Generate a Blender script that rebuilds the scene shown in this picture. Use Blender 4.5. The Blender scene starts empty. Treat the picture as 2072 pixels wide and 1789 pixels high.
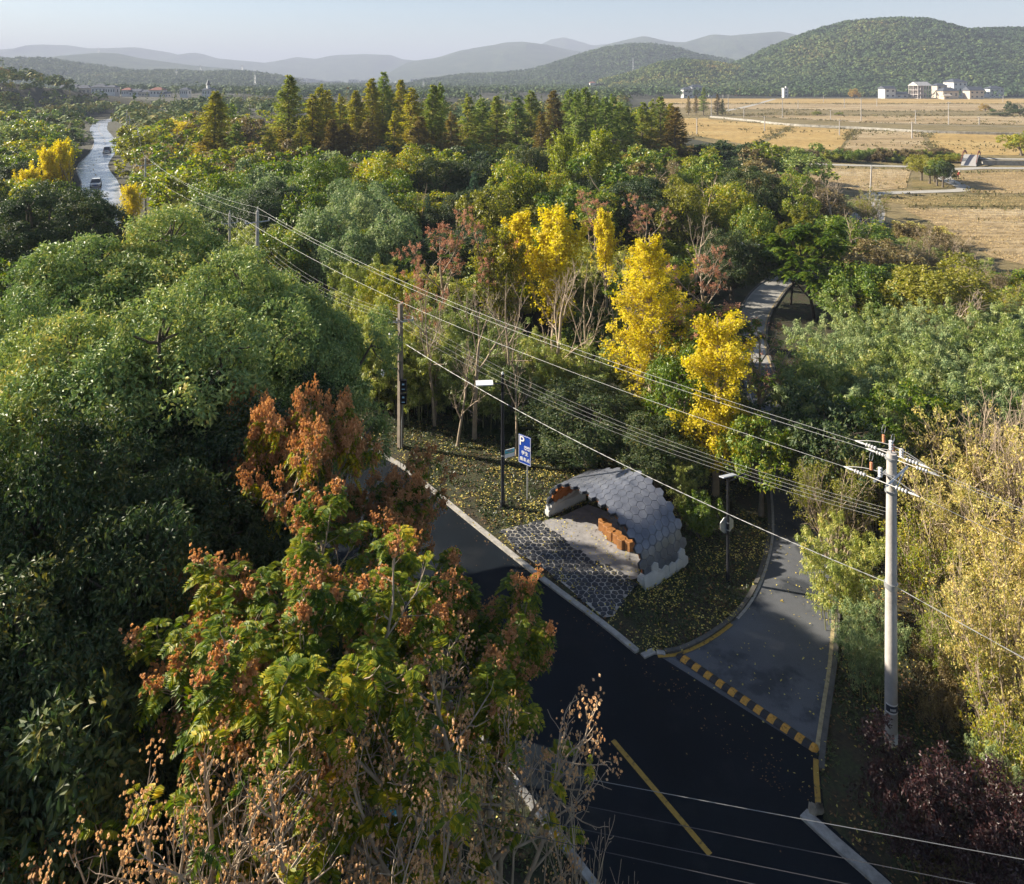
import bpy, math, random
import numpy as np
from mathutils import Vector, Matrix
C = bpy.context.scene.collection
scene = bpy.context.scene
# ------------------------------------------------------------------ camera, world, sun, exposure
CAM_H, FPX, U0, V0 = 20.0, 1450.0, 1036.0, 160.0      # a level camera 20 m up (numbers in a 2072 px wide frame)
cam = bpy.data.objects.new('camera', bpy.data.cameras.new('camera'))
C.objects.link(cam); scene.camera = cam
cam.location = (0, 0, CAM_H); cam.rotation_euler = (math.pi/2, 0, 0)
cam.data.sensor_width = 36; cam.data.lens = 36*FPX/2072
cam.data.shift_y = -(894.5-V0)/2072
cam.data.clip_start = 0.5; cam.data.clip_end = 40000
SUN_EL, SUN_AZ = math.radians(27), (-1.0, 0.28)       # low sun from the left
w = bpy.data.worlds.new('World'); scene.world = w; w.use_nodes = True
nt = w.node_tree; nt.nodes.clear()
sky = nt.nodes.new('ShaderNodeTexSky'); sky.sky_type = 'NISHITA'; sky.sun_disc = False
sky.sun_elevation = SUN_EL; sky.sun_rotation = math.atan2(SUN_AZ[0], SUN_AZ[1])
sky.altitude = 50; sky.air_density = 1.0; sky.dust_density = .6; sky.ozone_density = 2.0
bg = nt.nodes.new('ShaderNodeBackground'); bg.inputs[1].default_value = 0.05
wo = nt.nodes.new('ShaderNodeOutputWorld')
nt.links.new(sky.outputs[0], bg.inputs[0]); nt.links.new(bg.outputs[0], wo.inputs[0])
sl = bpy.data.lights.new('sun', 'SUN'); sl.energy = 5.0; sl.angle = math.radians(0.5); sl.color = (1, .9, .74)
sun = bpy.data.objects.new('sun', sl); C.objects.link(sun)
_d = Vector((SUN_AZ[0], SUN_AZ[1], math.tan(SUN_EL)*math.hypot(*SUN_AZ))).normalized()
sun.rotation_euler = _d.to_track_quat('Z', 'Y').to_euler()
vs = scene.view_settings
scene.display_settings.display_device = 'sRGB'
vs.view_transform = 'Standard'; vs.look = 'None'; vs.gamma = 1; vs.use_curve_mapping = False
vs.exposure = 1.6
cy = scene.cycles
cy.max_bounces = 5; cy.diffuse_bounces = 2; cy.glossy_bounces = 2; cy.transmission_bounces = 3; cy.volume_bounces = 0
cy.transparent_max_bounces = 4; cy.caustics_reflective = False; cy.caustics_refractive = False
cy.sample_clamp_indirect = 4.0; cy.use_adaptive_sampling = True; cy.adaptive_threshold = 0.02
try:
    cy.use_denoising = True; cy.denoiser = 'OPENIMAGEDENOISE'; cy.denoising_input_passes = 'RGB_ALBEDO_NORMAL'
except Exception: pass

def G(u, v, z=0.0):                                    # point at height z seen at (u, v) of the photograph
    Y = FPX*(CAM_H-z)/(v-V0); return Vector(((u-U0)/FPX*Y, Y, z))
def AT(u, v, Y):                                       # point at distance Y
    return Vector(((u-U0)/FPX*Y, Y, CAM_H-(v-V0)*Y/FPX))
def UV(x, y, z): return U0+x/y*FPX, V0+(CAM_H-z)/y*FPX

# ------------------------------------------------------------------ materials
MATS = {}
def nmat(name):
    m = bpy.data.materials.new(name); m.use_nodes = True; n = m.node_tree; n.nodes.clear()
    o = n.nodes.new('ShaderNodeOutputMaterial'); return m, n, o
def N(n, t, **k):
    x = n.nodes.new(t)
    for a, b in k.items():
        if a.startswith('i_'):
            key = a[2:]; x.inputs[int(key) if key.isdigit() else key].default_value = b
        else: setattr(x, a, b)
    return x
def ramp(n, stops):
    r = n.nodes.new('ShaderNodeValToRGB'); e = r.color_ramp.elements
    e[0].position, e[0].color = stops[0][0], (*stops[0][1], 1)
    e[1].position, e[1].color = stops[-1][0], (*stops[-1][1], 1)
    for p, c in stops[1:-1]:
        q = e.new(p); q.color = (*c, 1)
    return r
def noise(n, scale, detail=3, rough=.55, coord='Object'):
    tc = n.nodes.new('ShaderNodeTexCoord'); t = N(n, 'ShaderNodeTexNoise', i_Scale=scale, i_Detail=detail, i_Roughness=rough)
    n.links.new(tc.outputs[coord], t.inputs['Vector']); return t
def leafmat(name, stops, trans=.35, rough=.42, spec=.5, zgrad=None, patch=.35, pscale=.6, tint=.12):
    """each leaf its own shade, broad patches of the crown its own shade, each tree its own shade"""
    if name in MATS: return MATS[name]
    m, n, o = nmat(name); L = n.links.new
    g = n.nodes.new('ShaderNodeNewGeometry'); ns = noise(n, pscale, 2)
    oi = n.nodes.new('ShaderNodeObjectInfo')
    a = N(n, 'ShaderNodeMath', operation='MULTIPLY', i_1=1-patch); L(g.outputs['Random Per Island'], a.inputs[0])
    nm = N(n, 'ShaderNodeMapRange'); nm.inputs[1].default_value = .3; nm.inputs[2].default_value = .7; nm.inputs[4].default_value = patch
    L(ns.outputs[0], nm.inputs[0])
    b = N(n, 'ShaderNodeMath', operation='ADD'); L(a.outputs[0], b.inputs[0]); L(nm.outputs[0], b.inputs[1])
    c2 = N(n, 'ShaderNodeMath', operation='MULTIPLY_ADD', i_1=tint*2, i_2=-tint); L(oi.outputs['Random'], c2.inputs[0])
    d = N(n, 'ShaderNodeMath', operation='ADD'); L(b.outputs[0], d.inputs[0]); L(c2.outputs[0], d.inputs[1])
    r = ramp(n, stops); L(d.outputs[0], r.inputs[0]); col = r.outputs[0]
    if zgrad:                                          # (z0, z1, colour of the lower foliage)
        tc = n.nodes.new('ShaderNodeTexCoord'); sx = n.nodes.new('ShaderNodeSeparateXYZ'); L(tc.outputs['Object'], sx.inputs[0])
        mr = N(n, 'ShaderNodeMapRange'); mr.inputs[1].default_value = zgrad[1]; mr.inputs[2].default_value = zgrad[0]; L(sx.outputs[2], mr.inputs[0])
        ad = N(n, 'ShaderNodeMath', operation='MULTIPLY_ADD', i_1=1.6, i_2=-.8); L(ns.outputs[0], ad.inputs[0])
        ad2 = N(n, 'ShaderNodeMath', operation='ADD', use_clamp=True); L(mr.outputs[0], ad2.inputs[0]); L(ad.outputs[0], ad2.inputs[1])
        mx = N(n, 'ShaderNodeMix', data_type='RGBA'); L(ad2.outputs[0], mx.inputs[0]); L(col, mx.inputs[6]); mx.inputs[7].default_value = (*zgrad[2], 1)
        col = mx.outputs[2]
    p = N(n, 'ShaderNodeBsdfPrincipled', i_Roughness=rough); p.inputs['Specular IOR Level'].default_value = spec
    L(col, p.inputs['Base Color'])
    hs = N(n, 'ShaderNodeHueSaturation', i_Saturation=1.15, i_Value=1.5); hs.inputs['Hue'].default_value = .507; L(col, hs.inputs['Color'])
    t = n.nodes.new('ShaderNodeBsdfTranslucent'); L(hs.outputs[0], t.inputs[0])
    mix = N(n, 'ShaderNodeMixShader', i_0=trans); L(p.outputs[0], mix.inputs[1]); L(t.outputs[0], mix.inputs[2])
    L(mix.outputs[0], o.inputs[0]); MATS[name] = m; return m
def solid(name, col, rough=.7, var=.18, scale=3, metal=0, spec=.4, bump=0, bscale=20, stops=None, detail=5, coord='Object'):
    if name in MATS: return MATS[name]
    m, n, o = nmat(name); L = n.links.new
    ns = noise(n, scale, detail, .6, coord)
    if stops is None:
        stops = [(.3, tuple(c*(1-var) for c in col)), (.7, tuple(min(1, c*(1+var)) for c in col))]
    r = ramp(n, stops); L(ns.outputs[0], r.inputs[0])
    p = N(n, 'ShaderNodeBsdfPrincipled', i_Roughness=rough, i_Metallic=metal); p.inputs['Specular IOR Level'].default_value = spec
    L(r.outputs[0], p.inputs['Base Color'])
    if bump:
        b2 = noise(n, bscale, 4, .6, coord); bb = N(n, 'ShaderNodeBump', i_Strength=bump); bb.inputs['Distance'].default_value = .02
        L(b2.outputs[0], bb.inputs['Height']); L(bb.outputs[0], p.inputs['Normal'])
    L(p.outputs[0], o.inputs[0]); MATS[name] = m; return m

# ------------------------------------------------------------------ mesh helpers
class MB:
    """collects vertices and faces of one mesh object"""
    def __init__(s): s.v = []; s.f = []; s.n = 0; s.mi = []; s.sf = []; s.tube_now = False
    def add(s, v, f, mi=0):
        v = np.asarray(v, float).reshape(-1, 3); f = np.asarray(f, int)
        s.v.append(v); s.f.append(f+s.n); s.mi.append(np.full(len(f), mi)); s.sf.append(np.full(len(f), s.tube_now)); s.n += len(v)
    def box(s, c, d, rz=0, mi=0, rx=0):
        x, y, z = d[0]/2, d[1]/2, d[2]/2
        v = np.array([[-x,-y,-z],[x,-y,-z],[x,y,-z],[-x,y,-z],[-x,-y,z],[x,-y,z],[x,y,z],[-x,y,z]])
        if rx: v = v@np.array(Matrix.Rotation(rx, 3, 'X')).T
        if rz: v = v@np.array(Matrix.Rotation(rz, 3, 'Z')).T
        s.add(v+np.array(c), [[0,3,2,1],[4,5,6,7],[0,1,5,4],[1,2,6,5],[2,3,7,6],[3,0,4,7]], mi)
    def tube(s, pts, rad, k=6, cap=True, mi=0):
        pts = np.asarray(pts, float); m = len(pts); rad = np.broadcast_to(rad, (m,))
        t = np.gradient(pts, axis=0); t /= np.linalg.norm(t, axis=1)[:, None]+1e-9
        ref = np.array([0, 0, 1.]) if abs(t[0][2]) < .8 else np.array([1., 0, 0])
        a = np.cross(t, ref); a /= np.linalg.norm(a, axis=1)[:, None]+1e-9; b = np.cross(t, a)
        th = np.arange(k)*2*math.pi/k
        v = pts[:, None]+rad[:, None, None]*(a[:, None]*np.cos(th)[None, :, None]+b[:, None]*np.sin(th)[None, :, None])
        i = np.arange(m-1)[:, None]*k; j = np.arange(k)[None]; j2 = (j+1) % k
        f = np.stack([i+j, i+j2, i+k+j2, i+k+j], -1).reshape(-1, 4)
        s.tube_now = k > 4; s.add(v.reshape(-1, 3), f, mi); s.tube_now = False
        if cap and k == 4: s.add(v[-1], [[0,1,2,3]], mi); s.add(v[0], [[3,2,1,0]], mi)
        elif cap and k > 4:
            for vv in (v[-1], v[0]):
                c = vv.mean(0); q = np.vstack([vv, c]); kk = k//2
                s.add(q, [[(2*e) % k, (2*e+1) % k, (2*e+2) % k, k] for e in range(kk)], mi)
    def prism(s, poly, z0, z1, mi=0, side=True):       # poly: list of (x, y); z may be per-vertex
        p = np.asarray(poly, float); k = len(p); c = p.mean(0)
        z0 = np.broadcast_to(z0, (k,)); z1 = np.broadcast_to(z1, (k,))
        top = np.vstack([np.c_[p, z1], [c[0], c[1], z1.mean()]])
        s.addt(top, [[i, (i+1) % k, k] for i in range(k)], mi)
        if side:
            v = np.vstack([np.c_[p, z0], np.c_[p, z1]])
            s.add(v, [[i, (i+1) % k, k+(i+1) % k, k+i] for i in range(k)], mi)
    def addt(s, v, f, mi=0):                           # triangles kept as quads with a repeated corner avoided: stored separately
        if not hasattr(s, 't'): s.t = []; s.tm = []
        v = np.asarray(v, float).reshape(-1, 3); s.v.append(v); s.t.append(np.asarray(f, int)+s.n); s.tm.append(np.full(len(f), mi)); s.n += len(v)
    def mesh(s, name, mats, smooth=False, attr=None):
        me = bpy.data.meshes.new(name); v = np.concatenate(s.v) if s.v else np.zeros((0, 3))
        q = np.concatenate(s.f) if s.f else np.zeros((0, 4), int)
        t = np.concatenate(s.t) if hasattr(s, 't') else np.zeros((0, 3), int)
        me.vertices.add(len(v)); me.vertices.foreach_set('co', v.astype(np.float32).ravel())
        me.loops.add(q.size+t.size); me.loops.foreach_set('vertex_index', np.concatenate([q.ravel(), t.ravel()]).astype(np.int32))
        me.polygons.add(len(q)+len(t))
        tot = np.concatenate([np.full(len(q), 4), np.full(len(t), 3)])
        me.polygons.foreach_set('loop_start', (np.cumsum(tot)-tot).astype(np.int32))
        mi = (s.mi if s.f else [])+(s.tm if hasattr(s, 't') else [])
        if mi: me.polygons.foreach_set('material_index', np.concatenate(mi).astype(np.int32))
        sf = np.concatenate([np.concatenate(s.sf) if s.sf else np.zeros(0, bool), np.zeros(len(t), bool)])
        me.polygons.foreach_set('use_smooth', np.ones(len(q)+len(t), bool) if smooth else sf.astype(bool))
        if attr is not None:
            a = me.attributes.new('tint', 'FLOAT', 'POINT'); a.data.foreach_set('value', attr.astype(np.float32))
        me.update(calc_edges=True)
        for m in (mats if isinstance(mats, (list, tuple)) else [mats]): me.materials.append(m)
        return me
def link(name, mesh, parent=None, loc=None):
    o = bpy.data.objects.new(name, mesh); C.objects.link(o)
    if parent: o.parent = parent
    if loc is not None: o.location = loc
    return o
def tag(o, label=None, cat=None, group=None, kind=None):
    if label: o['label'] = label
    if cat: o['category'] = cat
    if group: o['group'] = group
    if kind: o['kind'] = kind
    return o
def thing(name, label, cat, loc=(0, 0, 0), rz=0, group=None, scale=None):
    o = bpy.data.objects.new(name, None); C.objects.link(o); o.empty_display_size = .3
    o.location = loc; o.rotation_euler = (0, 0, rz)
    if scale is not None: o.scale = scale
    return tag(o, label, cat, group)
def part(name, mb, mats, parent, smooth=False): return link(name, mb.mesh(name, mats, smooth), parent)
def struct(name, mb, mats, smooth=False, label=None):
    return tag(link(name, mb.mesh(name, mats, smooth)), label, None, None, 'structure')
def unit(a): return a/(np.linalg.norm(a, axis=-1, keepdims=True)+1e-9)
def poly_sheet(mb, pts, z, mi=0):                      # flat polygon, triangulated
    from mathutils.geometry import tessellate_polygon
    p3 = [Vector((p[0], p[1], 0)) for p in pts]
    tr = [t if (p3[t[1]]-p3[t[0]]).cross(p3[t[2]]-p3[t[0]]).z > 0 else (t[0], t[2], t[1]) for t in tessellate_polygon([p3])]
    mb.addt([[p[0], p[1], z] for p in pts], tr, mi)
def inpoly(x, y, poly):
    x = np.asarray(x); y = np.asarray(y); r = np.zeros(x.shape, bool); k = len(poly)
    for i in range(k):
        x1, y1 = poly[i][0], poly[i][1]; x2, y2 = poly[(i+1) % k][0], poly[(i+1) % k][1]
        if y1 == y2: continue
        r ^= ((y1 > y) != (y2 > y)) & (x < (x2-x1)*(y-y1)/(y2-y1)+x1)
    return r
def smoothline(pts, per=6):
    P = [np.array(p[:2], float) for p in pts]; P = [2*P[0]-P[1]]+P+[2*P[-1]-P[-2]]; out = []
    for i in range(1, len(P)-2):
        for t in np.arange(per)/per:
            out.append(.5*((2*P[i])+(-P[i-1]+P[i+1])*t+(2*P[i-1]-5*P[i]+4*P[i+1]-P[i+2])*t*t+(-P[i-1]+3*P[i]-3*P[i+1]+P[i+2])*t**3))
    out.append(P[-2]); return np.array(out)
def offset(line, d):
    t = np.gradient(line, axis=0); t = unit(t); return line+np.c_[-t[:, 1], t[:, 0]]*d
def strip(mb, a, b, z, mi=0):                          # sheet between two polylines
    m = len(a); v = np.vstack([np.c_[a, np.full(m, z)], np.c_[b, np.full(m, z)]])
    mb.add(v, [[i, i+1, m+i+1, m+i] for i in range(m-1)], mi)
def kerb_mesh(mb, line, w, h, mi=0):                   # a real raised kerb following a line
    a, b = line, offset(line, w); m = len(a)
    v = np.vstack([np.c_[a, np.zeros(m)-.05], np.c_[a, np.full(m, h)], np.c_[b, np.full(m, h)], np.c_[b, np.zeros(m)-.05]])
    for k in range(3): mb.add(v, [[k*m+i, k*m+i+1, (k+1)*m+i+1, (k+1)*m+i] for i in range(m-1)], mi)
    for e in (0, m-1): mb.add(v[[e, m+e, 2*m+e, 3*m+e]], [[0, 1, 2, 3]], mi)
# ------------------------------------------------------------------ tree builders (each returns the meshes of one tree of a kind)
def rdir(rng, n): return unit(rng.normal(size=(n, 3)))
def leaf_add(mb, P, D, Nn, Ln, Wd, droop=.15, mi=0):
    D = unit(D); S = unit(np.cross(D, Nn)); Nn = np.cross(S, D)
    Ln = np.broadcast_to(Ln, (len(P),))[:, None]; Wd = np.broadcast_to(Wd, (len(P),))[:, None]
    v = np.stack([P, P+D*Ln*.45+S*Wd*.5, P+D*Ln-Nn*Ln*droop, P+D*Ln*.45-S*Wd*.5], 1).reshape(-1, 3)
    mb.add(v, np.arange(len(P)*4).reshape(-1, 4), mi)
def clump_leaves(mb, rng, cen, out, rad, n, L, W, flat=.5, spread=-.25, shell=.55, dj=.7, up=.3, droop=.2, elong=1.0, mi=0):
    """leaves over the outer side of many small clumps"""
    k = len(cen); cen = np.repeat(cen, n, 0); out = np.repeat(out, n, 0); rad = np.repeat(np.broadcast_to(rad, (k,)), n)[:, None]
    d = rdir(rng, len(cen)); dt = (d*out).sum(1)
    bad = dt < spread; d[bad] -= 2*dt[bad, None]*out[bad]
    P = cen+d*rad*(shell+(1-shell)*rng.random((len(cen), 1)))*np.array([1, 1, elong])
    Dl = unit(d*.5+rng.normal(size=d.shape)*dj+np.array([0, 0, -droop*1.5]))
    Nn = unit(d+out*.4+rng.normal(size=d.shape)*flat+np.array([0, 0, up]))
    s = rng.uniform(.7, 1.3, len(P))
    leaf_add(mb, P, Dl, Nn, L*s, W*s, droop, mi)
def limb(p0, p1, rng, n=6, bow=.15, wob=.03):
    t = np.linspace(0, 1, n)[:, None]; p0 = np.array(p0); p1 = np.array(p1); Ld = np.linalg.norm(p1-p0)
    m = (p0+p1)/2+np.array([0, 0, -bow*Ld])+rng.normal(size=3)*.06*Ld
    P = (1-t)**2*p0+2*t*(1-t)*m+t*t*p1; P[1:-1] += rng.normal(size=(n-2, 3))*wob*Ld; return P
def dome_tree(seed, H, R, z0, lobes, clumps, leaves, L, W, rl=.36, rc=.42, lean=0, rough=.12, inner=True, droop=.2, up=.3, trunks=1, dj=.7):
    rng = np.random.default_rng(seed); hv = (H-z0)/2; cz = (H+z0)/2
    i = np.arange(lobes)+.5; z = 1-1.45*i/lobes; ph = i*2.39996+rng.random()*6; s = np.sqrt(np.clip(1-z*z, 0, 1))
    d = np.c_[s*np.cos(ph), s*np.sin(ph), z]+rng.normal(size=(lobes, 3))*.14; d = unit(d)
    rlob = rl*R*rng.uniform(.75, 1.3, lobes)
    ext = np.array([R, R, hv])*(1+rng.normal(size=(lobes, 1))*rough)
    lc = d*(ext-rlob[:, None]*.9)+np.array([0, 0, cz]); 
    if inner:
        k2 = max(3, lobes//3); d2 = rdir(rng, k2); d2[:, 2] = abs(d2[:, 2])*.6
        lc = np.vstack([lc, d2*np.array([R, R, hv])*.42+[0, 0, cz]]); d = np.vstack([d, d2]); rlob = np.r_[rlob, np.full(k2, rl*R*1.25)]
    lo = np.repeat(lc, clumps, 0); do = np.repeat(d, clumps, 0); rr = np.repeat(rlob, clumps)[:, None]
    e = rdir(rng, len(lo)); dt = (e*do).sum(1); bad = dt < -.15; e[bad] -= 2*dt[bad, None]*do[bad]
    cc = lo+e*rr*rng.uniform(.7, 1.12, (len(lo), 1))
    crown = MB(); clump_leaves(crown, rng, cc, unit(e+do*.5), (rr[:, 0]*rc)*rng.uniform(.7, 1.3, len(cc)), leaves, L, W, droop=droop, up=up, dj=dj)
    tr = MB(); r0 = .035*H
    for q in range(trunks):
        a = q*2*math.pi/trunks+rng.random(); b0 = np.array([math.cos(a), math.sin(a), 0])*(0 if trunks == 1 else .25)
        fork = b0*(1 if trunks == 1 else 4)+np.array([rng.normal()*.15, rng.normal()*.15, z0+hv*.3])
        tr.tube(np.vstack([b0-[0, 0, .2], b0+[0, 0, .1], b0*1.5+(fork-b0)*.5, fork]), [r0*1.5, r0*1.1, r0*.8, r0*.62], 8)
        for c in lc[q::trunks]:
            P = limb(fork*np.array([1, 1, rng.uniform(.7, 1)]), c, rng); tr.tube(P, np.linspace(r0*.45, r0*.1, len(P)), 5)
    for j in rng.integers(0, len(cc), min(len(cc), lobes*4)):
        P = limb(lo[j], cc[j], rng, 4); tr.tube(P, np.linspace(r0*.13, r0*.04, 4), 4)
    return dict(trunk=tr, crown=crown)
def grow(rng, p, d, L, r, lev, P, segs, tips):
    n = P['n'][lev]; pts = [p]; dirs = [d]
    for i in range(n):
        d = d+rng.normal(size=3)*P['wob'][lev]; d[2] += P['up'][lev]; d = d/np.linalg.norm(d)
        p = p+d*L/n; pts.append(p); dirs.append(d)
    rad = np.linspace(r, r*P.get('tap', [.45]*6)[lev], n+1)
    segs.append((np.array(pts), rad, lev))
    if lev >= P['max']: tips.append((p, d, pts[-2])); return
    k = P['k'][lev]; a0 = rng.random()*6.28
    for j in range(k):
        t = P['t0'][lev]+(1-P['t0'][lev])*(j+rng.random()*.7)/k if k > 1 else 1.
        t = min(t, .999)*n; i = int(t); f = t-i; q = pts[i]*(1-f)+pts[i+1]*f; dd = dirs[i+1]
        az = a0+j*2.4+rng.normal()*.25; an = math.radians(P['ang'][lev])*rng.uniform(.75, 1.25)
        u = np.cross(dd, [0.3, .2, 1.]); u = u/np.linalg.norm(u); v = np.cross(dd, u)
        nd = dd*math.cos(an)+(u*math.cos(az)+v*math.sin(az))*math.sin(an)
        ln = L*P['lr'][lev]*(1-P.get('sh', [.4]*6)[lev]*(t/n))*rng.uniform(.75, 1.2)
        grow(rng, q, nd/np.linalg.norm(nd), ln, max(rad[i]*.55, .006), lev+1, P, segs, tips)
    if P.get('lead', [1]*6)[lev]:
        grow(rng, pts[-1], d, L*P['lr'][lev]*.55, rad[-1]*.9, lev+1, P, segs, tips)
def wood(segs, minr=0.0, scale=1.0):
    mb = MB()
    for pts, rad, lev in segs: mb.tube(pts, np.maximum(rad*scale, minr), (8, 6, 5, 4, 3)[min(lev, 4)], cap=lev < 1)
    return mb
def fronds(mb, rng, tips, per, L, pairs, lw, spread=.9, mi=0, keep=1.0):
    """feather-shaped compound leaves round the end of each twig"""
    T = [t for t in tips if rng.random() < keep]
    if not T: return
    p = np.repeat(np.array([t[0] for t in T]), per, 0); d = np.repeat(np.array([t[1] for t in T]), per, 0)
    n = len(p); fd = unit(d*.5+rng.normal(size=(n, 3))*spread*np.array([1, 1, .5])); Lf = L*rng.uniform(.7, 1.25, n)
    side = unit(np.cross(fd, [0, 0, 1.])); 
    p = p-d*rng.random((n, 1))*L*.8
    for k in range(pairs):
        t = .2+.8*k/max(pairs-1, 1); pos = p+fd*(Lf*t)[:, None]+np.array([0, 0, -1.])*(Lf*t*t*.45)[:, None]
        ll = Lf*lw*(1.15-.6*abs(t-.45))*2.6; loc_d = fd*.55+np.array([0, 0, -.4*t])
        for s in (-1, 1):
            leaf_add(mb, pos, unit(side*s+loc_d*.8), np.tile([0, 0, 1.], (n, 1))+rng.normal(size=(n, 3))*.25, ll, ll*.42, .12, mi)
def pods(mb, rng, tips, per, rad, size, keep=.6, lift=.25, updir=.5):
    """papery seed capsules bunched on upright sprays"""
    T = [t for t in tips if rng.random() < keep]
    if not T: return
    c = np.array([t[0] for t in T]); d = unit(np.array([t[1] for t in T])+np.array([0, 0, updir])); k = len(c)
    cc = np.repeat(c, per, 0); dd = np.repeat(d, per, 0); n = len(cc)
    P = cc+dd*(rng.random((n, 1))*lift*2)+rng.normal(size=(n, 3))*rad*np.array([1, 1, .9])*.55
    s = size*rng.uniform(.7, 1.3, n)
    for a in range(3):                                # three crossed wings make one capsule
        ax = rdir(rng, n); leaf_add(mb, P-ax*s[:, None]*.5, ax, rdir(rng, n), s, s*.8, .0)
def gold_tree(seed, H, R, leafy=1.0, podk=.6, per=7, L=.34, podsize=.05, dens=(4, 5, 4), podn=26, fp=5, ang=(38, 40, 42), pairs=7, t0=.35, tf=.5):
    rng = np.random.default_rng(seed); segs, tips = [], []
    P = dict(n=[5, 6, 4, 3], wob=[.05, .11, .16, .2], up=[.02, .07, .06, .05], k=list(dens), t0=[.35, .3, .25], ang=list(ang), lr=[.62, .55, .5], max=3, sh=[.25, .4, .4]); P['t0'][0] = t0; P['lr'][0] = .31/tf
    grow(rng, np.array([0, 0, -.15]), np.array([rng.normal()*.06, rng.normal()*.06, 1.]), H*tf, .018*H, 0, P, segs, tips)
    # fit to the wanted height and spread
    pts = np.array([t[0] for t in tips]); s = np.array([R/np.percentile(np.hypot(pts[:, 0], pts[:, 1]), 93)]*2+[H/np.percentile(pts[:, 2], 99)])
    segs = [(a*s, r, l) for a, r, l in segs]; tips = [(a*s, b, c*s) for a, b, c in tips]
    out = dict(trunk=wood(segs, .008))
    cr = MB(); fronds(cr, rng, tips, fp, L, pairs, 1.5/pairs, keep=leafy)
    if cr.n: out['crown'] = cr
    pd = MB(); top = [t for t in tips if t[0][2] > H*.6]; pods(pd, rng, top, podn, .15, podsize, keep=podk, lift=.13)
    if pd.n: out['seed_pods'] = pd
    return out
def ginkgo_tree(seed, H, R, z0, nb, per, leaves, L, width_profile, bare_low=.25, r0=.02, clr=.22, steep=.9, up=.25):
    rng = np.random.default_rng(seed); tr = MB(); cen = []; lean = rng.normal(size=2)*.012*H
    tz = np.linspace(-.2, H, 10); tp = np.c_[np.sin(tz*.5)*.08+lean[0]*tz/H, np.cos(tz*.4)*.08+lean[1]*tz/H, tz]
    tr.tube(tp, np.linspace(r0*H, .02, 10), 8)
    for b in range(nb):
        f = (b+rng.random())/nb; z = z0+(H-z0)*f*.93; rmax = R*np.interp(f, *width_profile)*rng.uniform(.55, 1.15)
        az = b*2.4+rng.normal()*.4; base = np.array([np.interp(z, tz, tp[:, 0]), np.interp(z, tz, tp[:, 1]), z])
        rise = steep*rmax*rng.uniform(.6, 1.3); tip = base+np.array([math.cos(az)*rmax, math.sin(az)*rmax, rise])
        P = limb(base, tip, rng, 7, .12, .025); rb = max(.02, r0*H*.28*(1-f*.6)); tr.tube(P, np.linspace(rb, .008, 7), 5)
        k = max(3, int(per*(.4+rmax/R)))
        for j in range(k):
            t = .2+.8*(j+rng.random())/k; q = np.array([np.interp(t*6, range(7), P[:, a]) for a in range(3)])
            o = rng.normal(size=3)*.25*np.array([1, 1, .6])*(1.2-t)*rmax; o[2] += abs(o[0])*.5
            tr.tube(np.vstack([q, q+o*.5+[0, 0, .02], q+o]), [.012, .008, .005], 3, cap=False)
            if f < bare_low and rng.random() < .75: continue
            cen.append(q+o)
    cen = np.array(cen); n = len(cen); out = unit(np.c_[cen[:, 0], cen[:, 1], np.full(n, .5*R)])
    cr = MB(); clump_leaves(cr, rng, cen, out, clr*rng.uniform(.6, 1.5, n), leaves, L, L*.95, flat=.8, spread=-.8, shell=.1, dj=1, up=up, droop=.1, elong=1.3)
    return dict(trunk=tr, crown=cr)
def conifer(seed, H, R, nb, per, L, W, taper=.85, z0=.12, r0=.012, gap=.15, slope=.25):
    rng = np.random.default_rng(seed); tr = MB(); tz = np.linspace(-.2, H, 8)
    tr.tube(np.c_[np.sin(tz*.3)*.1, np.cos(tz*.25)*.1-.1, tz], np.linspace(r0*H, .02, 8), 7)
    Ps, Ds, Ns, Ss = [], [], [], []
    for b in range(nb):
        f = (b+rng.random())/nb; z = H*(z0+(1-z0)*f*.985); rm = R*((1-f)**taper)*rng.uniform(.55, 1.2)*(1-.35*math.exp(-((f)/.12)**2))+.12
        az = b*2.4+rng.normal()*.5; dx, dy = math.cos(az), math.sin(az)
        n = 5; t = np.linspace(0, 1, n); P = np.c_[dx*rm*t, dy*rm*t, z+slope*rm*t+.12*rm*np.sin(t*3)]
        tr.tube(P, np.linspace(.03*rm**.5, .006, n), 3, cap=False)
        if rng.random() < gap: continue
        k = max(4, int(per*(.3+rm/R)))
        tt = rng.uniform(.12, 1.05, k); side = rng.choice([-1, 1], k)*rng.uniform(0, .38, k)*rm*(1.05-tt*.8)
        pos = np.c_[dx*rm*tt-dy*side, dy*rm*tt+dx*side, z+slope*rm*tt+.12*rm*np.sin(tt*3)+rng.normal(size=k)*.12]
        Dd = unit(np.c_[dx+rng.normal(size=k)*.5, dy+rng.normal(size=k)*.5, rng.normal(size=k)*.35+.1])
        Ps.append(pos); Ds.append(Dd); Ns.append(unit(np.c_[rng.normal(size=(k, 2))*.6+[dx*.5, dy*.5], np.ones(k)])); Ss.append(rng.uniform(.6, 1.3, k))
    cr = MB(); P = np.concatenate(Ps); S = np.concatenate(Ss)
    leaf_add(cr, P, np.concatenate(Ds), np.concatenate(Ns), L*S, W*S, .15)
    return dict(trunk=tr, crown=cr)
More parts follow.
